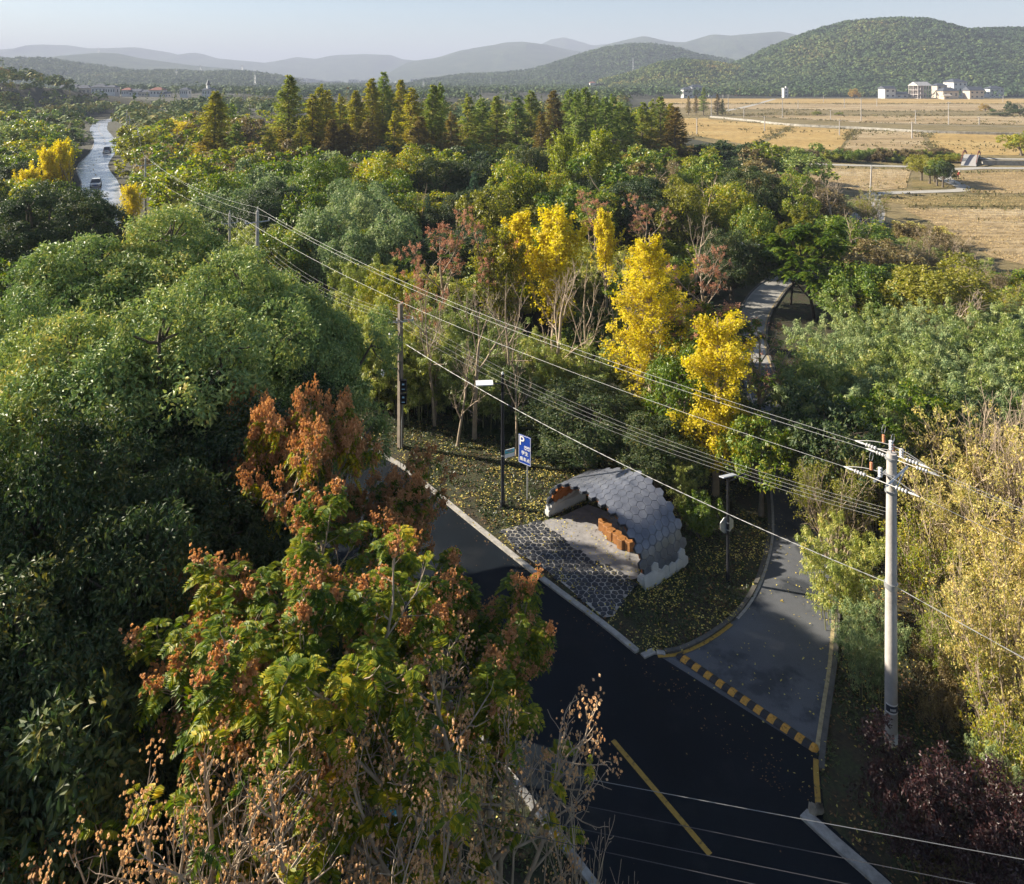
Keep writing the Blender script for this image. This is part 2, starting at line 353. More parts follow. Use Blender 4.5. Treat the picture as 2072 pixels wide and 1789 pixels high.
def plume_tree(seed, H, R, culms, per, leaves, L, W, arch=.5, bush=.5):
    """bamboo-like: many culms with arching feathery tips and narrow hanging leaves"""
    rng = np.random.default_rng(seed); tr = MB(); cen = []; rr = []; outd = []
    for c in range(culms):
        a = c*2.4; r = R*.55*math.sqrt((c+.5)/culms); b = np.array([math.cos(a)*r, math.sin(a)*r, 0.]); h = H*rng.uniform(.72, 1)*(1-.15*r/R)
        d = np.array([math.cos(a+rng.normal()*.6), math.sin(a+rng.normal()*.6), 0]); t = np.linspace(0, 1, 9)[:, None]
        P = b*(1+t*.5)+np.array([0, 0, h])*t*(1-.12*t**4)+d*arch*R*.6*t**3; tr.tube(P, np.linspace(.035, .006, 9), 4, cap=False)
        for j in range(per):
            f = .22+.78*(j+rng.random())/per; q = np.array([np.interp(f*8, range(9), P[:, k]) for k in range(3)])
            w_ = bush*R*.6*(math.sin(min(1, (1.08-f)*1.5)*1.57))*rng.uniform(.3, 1); az = rng.random()*6.28
            o = np.array([math.cos(az)*w_, math.sin(az)*w_, w_*rng.uniform(-.15, .5)])
            tr.tube(np.vstack([q, q+o]), [.01, .005], 3, cap=False); cen.append(q+o); outd.append(unit(o+d*.3+[0, 0, .3])); rr.append(.16+.22*w_)
    cr = MB(); clump_leaves(cr, rng, np.array(cen), np.array(outd), np.array(rr), leaves, L, W, flat=.6, spread=-.6, shell=.2, dj=.6, up=.5, droop=.45, elong=.8)
    return dict(trunk=tr, crown=cr)
def shrub_tree(seed, H, R, stems, k1, k2, leaves, L, W, keep=.9, minr=.006):
    rng = np.random.default_rng(seed); segs, tips = [], []
    P = dict(n=[6, 4, 3], wob=[.09, .16, .2], up=[.05, .08, .05], k=[k1, k2], t0=[.25, .2], ang=[36, 40], lr=[.5, .5], max=2, sh=[.5, .4])
    for s in range(stems):
        a = s*2.4; d = np.array([math.cos(a)*.45*R/H*1.6, math.sin(a)*.45*R/H*1.6, 1.]); d /= np.linalg.norm(d)
        grow(rng, np.array([math.cos(a)*.15*R, math.sin(a)*.15*R, -.1]), d, H*rng.uniform(.65, .95), .012*H**.8+.008, 0, P, segs, tips)
    pts = np.array([t[0] for t in tips]); s = np.array([R/np.percentile(np.hypot(pts[:, 0], pts[:, 1]), 93)]*2+[H/np.percentile(pts[:, 2], 99)])
    segs = [(a*s, r, l) for a, r, l in segs]; T = [(a*s, b, c*s) for a, b, c in tips if rng.random() < keep]
    out = dict(trunk=wood(segs, minr))
    if T and leaves:
        cr = MB(); cen = np.array([t[0] for t in T]); dd = np.array([t[1] for t in T])
        clump_leaves(cr, rng, cen-dd*.12, dd, .2*rng.uniform(.6, 1.3, len(cen)), leaves, L, W, flat=.8, spread=-.9, shell=.15, dj=.8, up=.4, droop=.15); out['crown'] = cr
    return out
# ------------------------------------------------------------------ the land
def vnoise(x, y, seed=0):
    xi = np.floor(x).astype(int); yi = np.floor(y).astype(int); fx = x-xi; fy = y-yi; fx = fx*fx*(3-2*fx); fy = fy*fy*(3-2*fy)
    def h(a, b):
        n = np.sin(a*127.1+b*311.7+seed*74.7)*43758.5453; return n-np.floor(n)
    return (h(xi, yi)*(1-fx)+h(xi+1, yi)*fx)*(1-fy)+(h(xi, yi+1)*(1-fx)+h(xi+1, yi+1)*fx)*fy
def fbm(x, y, o=4, seed=0):
    s = 0; a = .5
    for k in range(o): s = s+a*vnoise(x*2**k, y*2**k, seed+k); a *= .5
    return s
# main road (right edge), world metres
right_edge = smoothline([(22, -2), (15.5, 8), (9.6, 17.6), (4.27, 24.9), (1.25, 28.4), (-1.67, 31.9), (-5.44, 36.5), (-7.8, 38.9), (-14, 46.5), (-25, 60), (-40, 81), (-56, 105), (-69, 126), (-77, 140), (-93, 165), (-108, 195), (-122, 221), (-138, 248), (-158, 280), (-176, 312), (-190, 340), (-208, 400)], 6)
left_edge = offset(right_edge, 6.0)
center = offset(right_edge, 3.0)
def road_dist(x, y):
    x = np.asarray(x, float); y = np.asarray(y, float)
    d = np.full(x.shape, 1e9)
    for p in center: d = np.minimum(d, np.hypot(x-p[0], y-p[1]))
    return d
sideL = smoothline([G(*p) for p in [(1330, 1327), (1375, 1321), (1438, 1291), (1500, 1240), (1538, 1175), (1560, 1090), (1559, 1010), (1548, 930), (1530, 850), (1508, 770), (1494, 700), (1496, 650), (1512, 605), (1545, 572), (1590, 545), (1645, 520), (1705, 490), (1745, 458), (1762, 428), (1762, 402)]], 5)
sideR = smoothline([G(*p) for p in [(1662, 1640), (1657, 1540), (1668, 1450), (1684, 1340), (1691, 1220), (1686, 1110), (1664, 1020), (1636, 930), (1605, 860), (1568, 760), (1550, 700), (1553, 650), (1573, 610), (1600, 578), (1640, 556), (1690, 527), (1745, 496), (1782, 462), (1792, 432), (1783, 402)]], 5)
sideC = (sideL+sideR)/2
def side_dist(x, y):
    d = np.full(np.shape(x), 1e9)
    for p in sideC: d = np.minimum(d, np.hypot(x-p[0], y-p[1]))
    return d
def gz(x, y):
    x = np.asarray(x, float); y = np.asarray(y, float)
    m = 20*np.exp(-(((x+290)/95)**2+((y-350)/120)**2))+9*np.exp(-(((x+120)/32)**2+((y-150)/55)**2))+5*np.exp(-(((x+330)/100)**2+((y-640)/130)**2))
    return m*np.clip((road_dist(x, y)-24)/22, 0, 1)**1.3
def axis(a, b, near, far, c0, c1):
    fine = np.arange(c0, c1+.1, near); out = list(fine); p = c1; s = near
    while p < b: s *= 1.35; p = min(b, p+s); out.append(p)
    p = c0; s = near; pre = []
    while p > a: s *= 1.35; p = max(a, p-s); pre.append(p)
    return np.array(pre[::-1]+out)
gx = axis(-11500, 11500, 12, 0, -520, 300); gy = axis(-150, 12000, 12, 0, 0, 780)
XX, YY = np.meshgrid(gx, gy); ZZ = gz(XX, YY)
gm = MB(); nx, ny = len(gx), len(gy); ii = (np.arange(ny-1)[:, None]*nx+np.arange(nx-1)[None]).ravel()
gm.add(np.c_[XX.ravel(), YY.ravel(), ZZ.ravel()], np.c_[ii, ii+1, ii+nx+1, ii+nx])
def ground_mat():
    m, n, o = nmat('forest_floor'); L = n.links.new
    a = noise(n, .9, 6, .65); b = noise(n, 9, 4, .7)
    r = ramp(n, [(.3, (.018, .016, .008)), (.45, (.045, .036, .016)), (.55, (.03, .042, .013)), (.7, (.075, .06, .022))]); L(a.outputs[0], r.inputs[0])
    r2 = ramp(n, [(.35, (.4, .4, .4)), (.65, (1.3, 1.2, 1.0))]); L(b.outputs[0], r2.inputs[0])
    mx = N(n, 'ShaderNodeMix', data_type='RGBA', blend_type='MULTIPLY', i_0=1.); L(r.outputs[0], mx.inputs[6]); L(r2.outputs[0], mx.inputs[7])
    p = N(n, 'ShaderNodeBsdfPrincipled', i_Roughness=.9); L(mx.outputs[2], p.inputs['Base Color']); L(p.outputs[0], o.inputs[0])
    bb = N(n, 'ShaderNodeBump', i_Strength=.8); bb.inputs['Distance'].default_value = .05; L(b.outputs[0], bb.inputs['Height']); L(bb.outputs[0], p.inputs['Normal'])
    return m
struct('ground', gm, ground_mat(), True, 'leaf strewn earth and grass under the whole wood')

# ---- asphalt roads
def asphalt(name, base, rough, wet=.0, patch=None, spk=.35, bump=True, ior=.5, pl=(.52, .6)):
    m, n, o = nmat(name); L = n.links.new
    a = noise(n, .35, 5, .6); b = noise(n, 60, 2, .7); c = noise(n, .45, 7, .6)
    r = ramp(n, [(.3, tuple(x*.75 for x in base)), (.7, tuple(x*1.3 for x in base))]); L(a.outputs[0], r.inputs[0]); col = r.outputs[0]
    if patch:
        r3 = ramp(n, [(pl[0], (0, 0, 0)), (pl[1], (1, 1, 1))]); L(c.outputs[0], r3.inputs[0])
        mx = N(n, 'ShaderNodeMix', data_type='RGBA'); L(r3.outputs[0], mx.inputs[0]); L(col, mx.inputs[6]); mx.inputs[7].default_value = (*patch, 1); col = mx.outputs[2]
    r2 = ramp(n, [(.3, (1-spk,)*3), (.62, (1+spk*.4,)*3), (.78, (1+spk*3,)*3)]); L(b.outputs[0], r2.inputs[0])
    mx = N(n, 'ShaderNodeMix', data_type='RGBA', blend_type='MULTIPLY', i_0=1.); L(col, mx.inputs[6]); L(r2.outputs[0], mx.inputs[7])
    p = N(n, 'ShaderNodeBsdfPrincipled', i_Roughness=rough); L(mx.outputs[2], p.inputs['Base Color']); p.inputs['Specular IOR Level'].default_value = ior
    if wet:
        rr = ramp(n, [(.35, (wet,)*3), (.6, (rough,)*3)]); L(a.outputs[0], rr.inputs[0]); L(rr.outputs[0], p.inputs['Roughness'])
    bb = N(n, 'ShaderNodeBump', i_Strength=.25); bb.inputs['Distance'].default_value = .01; L(b.outputs[0], bb.inputs['Height']); L(bb.outputs[0], p.inputs['Normal']) if bump else None
    if not bump: p.inputs['Specular IOR Level'].default_value = .7
    L(p.outputs[0], o.inputs[0]); return m
kf = int(np.argmin(abs(right_edge[:, 1]-88)))
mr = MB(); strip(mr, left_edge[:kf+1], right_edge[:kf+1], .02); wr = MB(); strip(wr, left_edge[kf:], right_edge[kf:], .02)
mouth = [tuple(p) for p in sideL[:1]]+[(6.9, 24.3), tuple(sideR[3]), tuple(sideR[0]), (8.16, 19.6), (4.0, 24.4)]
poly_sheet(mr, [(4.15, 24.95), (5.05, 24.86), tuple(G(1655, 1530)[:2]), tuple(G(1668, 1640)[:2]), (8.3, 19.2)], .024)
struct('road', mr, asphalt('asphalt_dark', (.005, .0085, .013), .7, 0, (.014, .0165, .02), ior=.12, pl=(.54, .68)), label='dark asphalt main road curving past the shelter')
struct('road', wr, asphalt('asphalt_wet', (.3, .31, .34), .3, .18, spk=.1, bump=False), label='wet stretch of the road running away upper left, sky glare painted in pale')  # pale base colour stands in for sky glare on the wet surface
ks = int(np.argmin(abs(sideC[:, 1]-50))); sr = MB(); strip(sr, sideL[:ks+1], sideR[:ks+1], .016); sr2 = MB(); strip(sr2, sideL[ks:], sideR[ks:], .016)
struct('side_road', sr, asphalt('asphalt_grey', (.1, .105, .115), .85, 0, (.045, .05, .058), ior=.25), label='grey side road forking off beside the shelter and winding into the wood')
struct('side_road', sr2, asphalt('side_road_sunlit', (.3, .29, .27), .85, 0, (.22, .215, .2), spk=.15), label='far stretch of the side road in the wood, painted paler as if sunlit')  # same lane as the grey stretch; sunlight painted in as a lighter base colour
# newer tar patch and dusty edge at the mouth
kerb_m = solid('kerb_concrete', (.33, .31, .28), .85, .3, 5, bump=.5)
yel = solid('worn_yellow_paint', (.42, .24, .03), .7, .3, 8, stops=[(.33, (.06, .05, .03)), (.42, (.36, .21, .03)), (.8, (.5, .3, .05))])
wht = solid('worn_kerb_line', (.4, .37, .33), .8, .3, 6)
km = MB()
i_end = int(np.argmin(np.hypot(right_edge[:, 0]-4.27, right_edge[:, 1]-24.9))); i0 = int(np.argmin(np.hypot(right_edge[:, 0]-8.9, right_edge[:, 1]-18.6)))
def resample(l, step):
    s = np.r_[0, np.cumsum(np.hypot(*np.diff(l, axis=0).T))]; t = np.arange(0, s[-1], step); return np.c_[np.interp(t, s, l[:, 0]), np.interp(t, s, l[:, 1])]
def kerb(name, line, w, mats, label, seg=1.0, h=.1):
    km = MB(); l = resample(line, .5); rng = np.random.default_rng(5)
    kerb_mesh(km, l, w, h); struct(name, km, mats, label=label)
kerb('kerb', right_edge[i_end:i_end+60], -.22, kerb_m, 'pale concrete kerb between main road and shelter verge')
kerb('kerb', np.array([(8.05, 19.55), (8.5, 18.9), (9.38, 17.75), (12, 13.8), (16, 7.4)]), -.32, kerb_m, 'pale concrete kerb at the lower right corner')
kerb('kerb', left_edge[:i_end+80], .22, kerb_m, 'pale kerb on the tree side of the main road')
def yline(line, w, label, m=yel):
    km = MB(); strip(km, line, offset(line, w), .034); struct('painted_line', km, m, label=label)
yline(sideL[:14], -.13, 'yellow painted edge line curving round the grass corner')
yline(sideL[14:], -.11, 'faded line along the left edge of the side road', wht)
yline(sideR[:6], .15, 'yellow painted edge line below the speed bump')
yline(sideR[6:], .13, 'worn cream line along the right edge of the side road', solid('worn_cream_line', (.36, .29, .16), .8, .35, 7))
kerb('kerb', sideR[4:70], -.16, solid('dark_kerb', (.09, .085, .075), .9, .35, 5), 'low dark kerb right of the side road')
kerb('kerb', sideL[2:70], .16, MATS['dark_kerb'], 'low dark kerb left of the side road')
cl = MB(); a, b = G(1240, 1500), G(1437, 1732); dv = (b-a).normalized(); nv = Vector((-dv.y, dv.x, 0))*.075
def dash(a, b): poly_sheet(cl, [tuple((a-nv)[:2]), tuple((b-nv)[:2]), tuple((b+nv)[:2]), tuple((a+nv)[:2])], .034)
dash(a, b)
struct('centre_line', cl, yel, label='yellow centre line dash on the dark main road')
cl = MB(); cs = resample(center, .5)
for s in range(130, len(cs)-12, 20): strip(cl, offset(cs[s:s+8], .07), offset(cs[s:s+8], -.07), .034)
struct('centre_line', cl, yel, label='row of yellow dashes along the middle of the far road')
# paving and pad in front of / under the shelter
def zs(x, y): return G(994+x*.2777, 883+y*.2777)      # zoom of the shelter
pad = [zs(*p) for p in [(375, 620), (520, 585), (700, 500), (760, 520), (860, 560), (960, 640), (1030, 740), (1120, 900), (1060, 1040), (980, 1060), (850, 960), (700, 900), (560, 800), (440, 690)]]
pm = MB(); poly_sheet(pm, pad, .03); pavem = solid('pad_concrete', (.27, .26, .26), .85, .25, 2.5, bump=.3)
struct('paved_pad', pm, pavem, label='pale concrete pad under the shelter')
stone_poly = [tuple(zs(*p)[:2]) for p in [(70, 690), (300, 640), (380, 630), (450, 700), (580, 800), (720, 890), (860, 950), (1000, 1040), (1040, 1110), (960, 1210), (890, 1320), (820, 1330), (740, 1270), (640, 1180), (520, 1080), (400, 980), (200, 860)]]
sm_ = MB(); rng = np.random.default_rng(3); cells = []
bx0, bx1 = min(p[0] for p in stone_poly), max(p[0] for p in stone_poly); by0, by1 = min(p[1] for p in stone_poly), max(p[1] for p in stone_poly)
st = .25; pts = []
for j, yy in enumerate(np.arange(by0, by1, st*.87)):
    for xx in np.arange(bx0, bx1, st): pts.append((xx+(j % 2)*st/2+rng.normal()*.035, yy+rng.normal()*.035))
pts = np.array(pts); ins = inpoly(pts[:, 0], pts[:, 1], stone_poly)
for q in range(len(pts)):
    if not ins[q]: continue
    c = pts[q]; nb = pts[(np.hypot(*(pts-c).T) < st*2.2) & (np.arange(len(pts)) != q)]
    cell = [c+np.array(e)*st for e in ((-1, -1), (1, -1), (1, 1), (-1, 1))]
    for b_ in nb:                                       # clip by the bisector: one cell of a stone pattern
        m_ = c+(b_-c)*.435; nrm = b_-c; out = []
        for e in range(len(cell)):
            p1, p2 = cell[e], cell[(e+1) % len(cell)]; d1, d2 = (p1-m_)@nrm, (p2-m_)@nrm
            if d1 <= 0: out.append(p1)
            if d1*d2 < 0: out.append(p1+(p2-p1)*d1/(d1-d2))
        cell = out
        if len(cell) < 3: break
    if len(cell) < 3: continue
    cell = np.array(cell); h = .055+rng.random()*.025; inner = c+(cell-c)*.86
    k = len(cell); v = np.vstack([np.c_[cell, np.full(k, .02)], np.c_[cell, np.full(k, h-.015)], np.c_[inner, np.full(k, h)]])
    for lv in (0, 1): sm_.add(v, [[lv*k+i, lv*k+(i+1) % k, (lv+1)*k+(i+1) % k, (lv+1)*k+i] for i in range(k)])
    sm_.addt(np.vstack([v[2*k:], [c[0], c[1], h]]), [[i, (i+1) % k, k] for i in range(k)])
basalt = solid('dark_basalt', (.035, .038, .045), .6, .4, 6, bump=.5)
struct('stone_paving', sm_, basalt, label='dark honeycomb stone paving set in pale mortar beside the kerb')
mo = MB(); poly_sheet(mo, stone_poly, .05); struct('mortar_bed', mo, solid('mortar', (.3, .28, .25), .9, .35, 6, stops=[(.3, (.1, .09, .075)), (.45, (.3, .28, .25)), (.7, (.45, .43, .39))]), label='pale mortar between the dark stones')

# ---- fields on the right
def z4(x, y): return G(1380+x*.334, y*.334)
def straw(name, c0, c1, c2, rows=0, sc=.12):
    m, n, o = nmat(name); L = n.links.new
    tc = n.nodes.new('ShaderNodeTexCoord'); mp = n.nodes.new('ShaderNodeMapping'); mp.inputs['Rotation'].default_value = (0, 0, .18); mp.inputs['Scale'].default_value = (.45, 1, 1)
    L(tc.outputs['Object'], mp.inputs[0])
    a = N(n, 'ShaderNodeTexNoise', i_Scale=sc, i_Detail=9, i_Roughness=.68); L(mp.outputs[0], a.inputs['Vector'])
    b = N(n, 'ShaderNodeTexNoise', i_Scale=.9, i_Detail=7, i_Roughness=.75); L(mp.outputs[0], b.inputs['Vector'])
    r = ramp(n, [(.3, c0), (.47, c1), (.66, c2)]); L(a.outputs[0], r.inputs[0])
    r2 = ramp(n, [(.36, (.45, .43, .38)), (.5, (.95, .95, .95)), (.7, (1.25, 1.22, 1.15))]); L(b.outputs[0], r2.inputs[0])
    mx = N(n, 'ShaderNodeMix', data_type='RGBA', blend_type='MULTIPLY', i_0=1.); L(r.outputs[0], mx.inputs[6]); L(r2.outputs[0], mx.inputs[7]); col = mx.outputs[2]
    hgt = b.outputs[0]
    if rows:
        wv = N(n, 'ShaderNodeTexWave', wave_type='BANDS', bands_direction='Y', i_Scale=rows, i_Distortion=2.5); wv.inputs['Detail'].default_value = 3; L(mp.outputs[0], wv.inputs['Vector'])
        r3 = ramp(n, [(.2, (.72, .7, .66)), (.8, (1.08, 1.08, 1.08))]); L(wv.outputs['Fac'], r3.inputs[0])
        m2 = N(n, 'ShaderNodeMix', data_type='RGBA', blend_type='MULTIPLY', i_0=1.); L(col, m2.inputs[6]); L(r3.outputs[0], m2.inputs[7]); col = m2.outputs[2]
    p = N(n, 'ShaderNodeBsdfPrincipled', i_Roughness=.9); p.inputs['Specular IOR Level'].default_value = .2; L(col, p.inputs['Base Color'])
    bb = N(n, 'ShaderNodeBump', i_Strength=.9); bb.inputs['Distance'].default_value = .35; L(hgt, bb.inputs['Height']); L(bb.outputs[0], p.inputs['Normal'])
    L(p.outputs[0], o.inputs[0]); return m
S_gold = straw('ripe_rice', (.24, .17, .06), (.4, .27, .1), (.46, .34, .15), sc=.05); S_pale = straw('cut_straw', (.18, .14, .075), (.38, .28, .15), (.5, .41, .27), 1.1, sc=.05)
S_green = straw('weedy_field', (.09, .1, .03), (.22, .17, .07), (.32, .25, .12)); S_brown = straw('brown_bund', (.09, .085, .035), (.2, .16, .075), (.27, .21, .11))
fields = [  # outline in the photograph, material, what it looks like
 ([(-150, 598), (2700, 600), (2700, 628), (-150, 628)], S_gold, 'farthest strip of golden rice below the village'),
 ([(-150, 633), (2700, 632), (2700, 668), (1250, 672), (-150, 655)], S_pale, 'pale stubble strip behind the row of poles'),
 ([(250, 674), (2700, 679), (2700, 702), (250, 694)], S_brown, 'dull green and grey bank across the fields'),
 ([(400, 700), (1080, 703), (2700, 706), (2700, 760), (1480, 752), (1060, 742), (400, 706)], S_pale, 'mottled stubble field in front of the green bank'),
 ([(-150, 716), (160, 716), (160, 722), (660, 764), (425, 884), (200, 842), (-150, 790)], S_gold, 'golden rice paddy left of the others below the stone wall'),
 ([(675, 768), (1040, 788), (945, 912), (470, 888)], S_gold, 'second golden paddy below the stone wall'),
 ([(1062, 790), (1445, 806), (1525, 936), (965, 914)], S_pale, 'paddy with flattened pale straw below the stone wall'),
 ([(1480, 808), (2700, 822), (2700, 948), (1548, 938)], S_gold, 'wide golden rice paddy beyond the arched bridge'),
 ([(540, 1014), (1390, 1030), (1372, 1085), (1360, 1140), (1150, 1160), (900, 1140), (560, 1100), (370, 1030)], S_pale, 'stubble field with curved rows beside the island of trees'),
 ([(1645, 1050), (2700, 1032), (2700, 1185), (1760, 1170), (1700, 1130)], S_pale, 'cut straw field where the red figure stands'),
 ([(1165, 1188), (2700, 1195), (2700, 1262), (1390, 1248), (1240, 1225)], S_green, 'weedy green and brown field in front of the bend'),
 ([(1330, 1262), (2700, 1275), (2700, 1760), (1880, 1560), (1600, 1400)], S_pale, 'nearest cut straw field with rows of stubble'),
 ([(1390, 1105), (1400, 1092), (1560, 1100), (1620, 1120), (1600, 1142), (1400, 1150)], S_green, 'small dry grass island under the trees by the bend')]
for poly, m, lab in fields:
    fm = MB(); poly_sheet(fm, [tuple(z4(*p)[:2]) for p in poly], .06); struct('field', fm, m, label=lab)
fm = MB(); poly_sheet(fm, [tuple(z4(*p)[:2]) for p in [(-150, 597), (2900, 597), (3100, 2000), (1900, 1640), (1500, 1380), (1180, 1300), (900, 1200), (560, 1105), (330, 1000), (200, 870), (-150, 800)]], .012)
struct('field', fm, S_brown, label='brown grassy banks between the paddies')
FIELD = [tuple(z4(*p)[:2]) for p in [(-120, 597), (2900, 597), (3100, 2000), (1960, 1680), (1500, 1390), (1240, 1330), (1050, 1290), (900, 1180), (560, 1105), (360, 1000), (190, 880), (-120, 800)]]
lane_m = solid('lane_concrete', (.36, .34, .3), .85, .15, .5)
def lane(pts, wd, lab, z=.075, m=lane_m):
    l = smoothline([z4(*p) for p in pts], 5); lm = MB(); strip(lm, offset(l, wd/2), offset(l, -wd/2), z); struct('lane', lm, m, label=lab)
lane([(300, 985), (560, 988), (1000, 1002), (1400, 1012), (1640, 1026), (1800, 1020), (2072, 1021), (2500, 1022)], 3.2, 'pale concrete lane crossing the fields to the bridge')
lane([(1130, 1215), (1150, 1184), (1250, 1172), (1500, 1163), (1640, 1158), (1712, 1150), (1690, 1128), (1640, 1108), (1590, 1080), (1590, 1045), (1625, 1028)], 2.6, 'lane bending round the small island of trees', .083)
lane([(400, 892), (700, 912), (950, 932), (1250, 949), (1600, 957), (1760, 962)], 2.2, 'earth track below the golden paddies', .075, solid('track_earth', (.3, .24, .17), .9, .2, .5))
lane([(1800, 962), (2072, 966), (2500, 968)], 3, 'lane beyond the arched bridge')
lane([(265, 672), (420, 640), (560, 600)], 4, 'grey ramp road climbing across the far fields', .09)
lane([(400, 706), (900, 726), (1100, 741), (1500, 756), (2072, 768), (2500, 774)], 1.2, 'thin pale channel along the stubble field')
wl = MB(); l = smoothline([z4(*p) for p in [(168, 712), (400, 735), (650, 762), (1100, 784), (1500, 806), (2072, 822), (2500, 830)]], 6); kerb_mesh(wl, resample(l, 2), 1.0, .9)
tag(link('stone_wall', wl.mesh('stone_wall', solid('dry_stone', (.3, .28, .24), .9, .5, .8, bump=1))), 'low rough stone retaining wall running across the golden fields', 'wall')
wl = MB(); l = smoothline([z4(*p) for p in [(1822, 1000), (2072, 1004), (2500, 1010)]], 6); kerb_mesh(wl, resample(l, 2), .5, 1.1)
tag(link('stone_wall', wl.mesh('stone_wall', MATS['dry_stone'])), 'stone bank wall of the stream right of the arched bridge', 'wall')
st_ = MB(); l = smoothline([z4(*p) for p in [(1900, 990), (2072, 992), (2500, 996)]], 4)
strip(st_, offset(l, .9), offset(l, -.9), .05)

# ---- hills
def hill(name, prof, Yc, wf, wb, mat, label, nx=260, ny=80, spur=.42, sscale=.0024, seed=1, fine=0, xpad=1.0, power=1.4):
    us = np.array([p[0] for p in prof], float); vv = np.array([p[1] for p in prof], float)
    X = (us-U0)/FPX*Yc; Z = CAM_H-(vv-V0)*Yc/FPX
    x = np.linspace(X[0], X[-1], nx); y = np.linspace(Yc-wf, Yc+wb, ny); XX, YY = np.meshgrid(x, y)
    zr = np.interp(XX, X, Z); k = max(3, nx//50); ker = np.hanning(k*2+1); ker /= ker.sum()
    zr = np.array([np.convolve(np.pad(r, k, 'edge'), ker, 'valid') for r in zr])
    t = np.where(YY < Yc, (Yc-YY)/wf, (YY-Yc)/wb); f = (1-t**1.3); f = np.clip(f, 0, 1)**power*(1)+0
    f = .5*(f+np.clip(np.cos(t*math.pi/2), 0, 1)**2)
    n1 = 1-abs(2*fbm(XX*sscale, YY*sscale*.5, 4, seed)-1)
    z = zr*f*(1+spur*(n1-.75)*np.clip(t*4, 0, 1))
    if fine: z = z+fine*(fbm(XX*.05, YY*.05, 3, seed+9)-.5)*np.clip(f*3, 0, 1)
    z = np.where((t >= .999), -2, z)-1
    mb = MB(); i = (np.arange(ny-1)[:, None]*nx+np.arange(nx-1)[None]).ravel(); mb.add(np.c_[XX.ravel(), YY.ravel(), z.ravel()], np.c_[i, i+1, i+nx+1, i+nx])
    struct(name, mb, mat, True, label)
    def samp(px, py):
        fx = np.clip((px-x[0])/(x[1]-x[0]), 0, nx-1.001); fy = np.clip((py-y[0])/(y[1]-y[0]), 0, ny-1.001); a = fx.astype(int); b = fy.astype(int); fx -= a; fy -= b
        return (z[b, a]*(1-fx)+z[b, a+1]*fx)*(1-fy)+(z[b+1, a]*(1-fx)+z[b+1, a+1]*fx)*fy
    return x, y, samp
def hillmat(name, a, b, c, sc):
    m, n, o = nmat(name); L = n.links.new; q = noise(n, sc, 8, .7); r = ramp(n, [(.35, a), (.5, b), (.68, c)]); L(q.outputs[0], r.inputs[0])
    p = N(n, 'ShaderNodeBsdfPrincipled', i_Roughness=1); p.inputs['Specular IOR Level'].default_value = .1; L(r.outputs[0], p.inputs['Base Color'])
    bb = N(n, 'ShaderNodeBump', i_Strength=1); bb.inputs['Distance'].default_value = .35/sc; q2 = noise(n, sc*4, 5, .7); L(q2.outputs[0], bb.inputs['Height']); L(bb.outputs[0], p.inputs['Normal'])
    L(p.outputs[0], o.inputs[0]); return m
HM = hillmat('far_slopes', (.025, .05, .02), (.05, .08, .03), (.09, .11, .05), .012)
HN = hillmat('near_slopes', (.015, .03, .012), (.03, .05, .015), (.06, .07, .03), .05)
hill('mountains', [(950, 165), (1060, 100), (1090, 92), (1115, 80), (1140, 75), (1165, 82), (1200, 92), (1240, 88), (1270, 100), (1350, 150)], 6300, 1000, 1500, HM, 'farthest pale peak above the middle ridge', seed=11)
hill('mountains', [(-400, 120), (-200, 130), (0, 110), (60, 96), (95, 91), (140, 91), (180, 98), (230, 97), (275, 95), (320, 103), (360, 112), (395, 105), (430, 117), (480, 122), (520, 125), (560, 130), (620, 138), (720, 160)], 5600, 1400, 1500, HM, 'long hazy mountain ridge on the left skyline', seed=3)
hill('mountains', [(500, 165), (545, 128), (600, 115), (640, 119), (690, 111), (740, 109), (790, 111), (815, 120), (860, 124), (900, 130), (1000, 160)], 5900, 1200, 1500, HM, 'hazy twin ridge left of centre on the skyline', seed=5)
hill('mountains', [(1150, 160), (1200, 98), (1250, 84), (1303, 72), (1350, 84), (1385, 86), (1440, 69), (1480, 72), (1530, 68), (1575, 63), (1610, 70), (1660, 100), (1800, 120), (1950, 160)], 4300, 1100, 1200, HM, 'blue twin mountains behind the wooded hill', seed=7)
hill('mountains', [(780, 165), (830, 126), (880, 118), (930, 102), (980, 95), (1020, 86), (1060, 84), (1110, 92), (1160, 103), (1210, 106), (1270, 125), (1330, 150), (1400, 165)], 4800, 1300, 1200, HM, 'broad blue ridge in the middle of the skyline', seed=9)
hill('mountains', [(60, 160), (130, 127), (160, 112), (200, 106), (240, 108), (275, 116), (330, 124), (390, 132), (460, 138), (520, 146), (600, 158)], 3300, 800, 900, HM, 'darker blue hill in front of the left ridge', seed=13)
fh = hill('hill', [(-500, 120), (-200, 122), (0, 124), (40, 122), (95, 123), (150, 133), (190, 138), (240, 146), (300, 150), (360, 148), (410, 152), (480, 147), (530, 153), (600, 166)], 1700, 500, 500, HN, 'low wooded hill at the left behind the village', seed=15, fine=6)
fm_ = hill('hill', [(860, 166), (940, 155), (1010, 152), (1070, 146), (1120, 132), (1170, 115), (1220, 102), (1265, 95), (1310, 93), (1350, 99), (1400, 112), (1460, 124), (1530, 140), (1620, 160)], 2000, 560, 600, HN, 'wooded hill with the lattice mast in front of the blue ridges', seed=17, fine=6)
fs = hill('hill', [(1215, 168), (1250, 160), (1290, 150), (1340, 132), (1385, 125), (1430, 130), (1500, 140), (1600, 150), (1700, 170)], 1150, 210, 300, HN, 'small autumn coloured knoll left of the big hill', seed=19, fine=5)
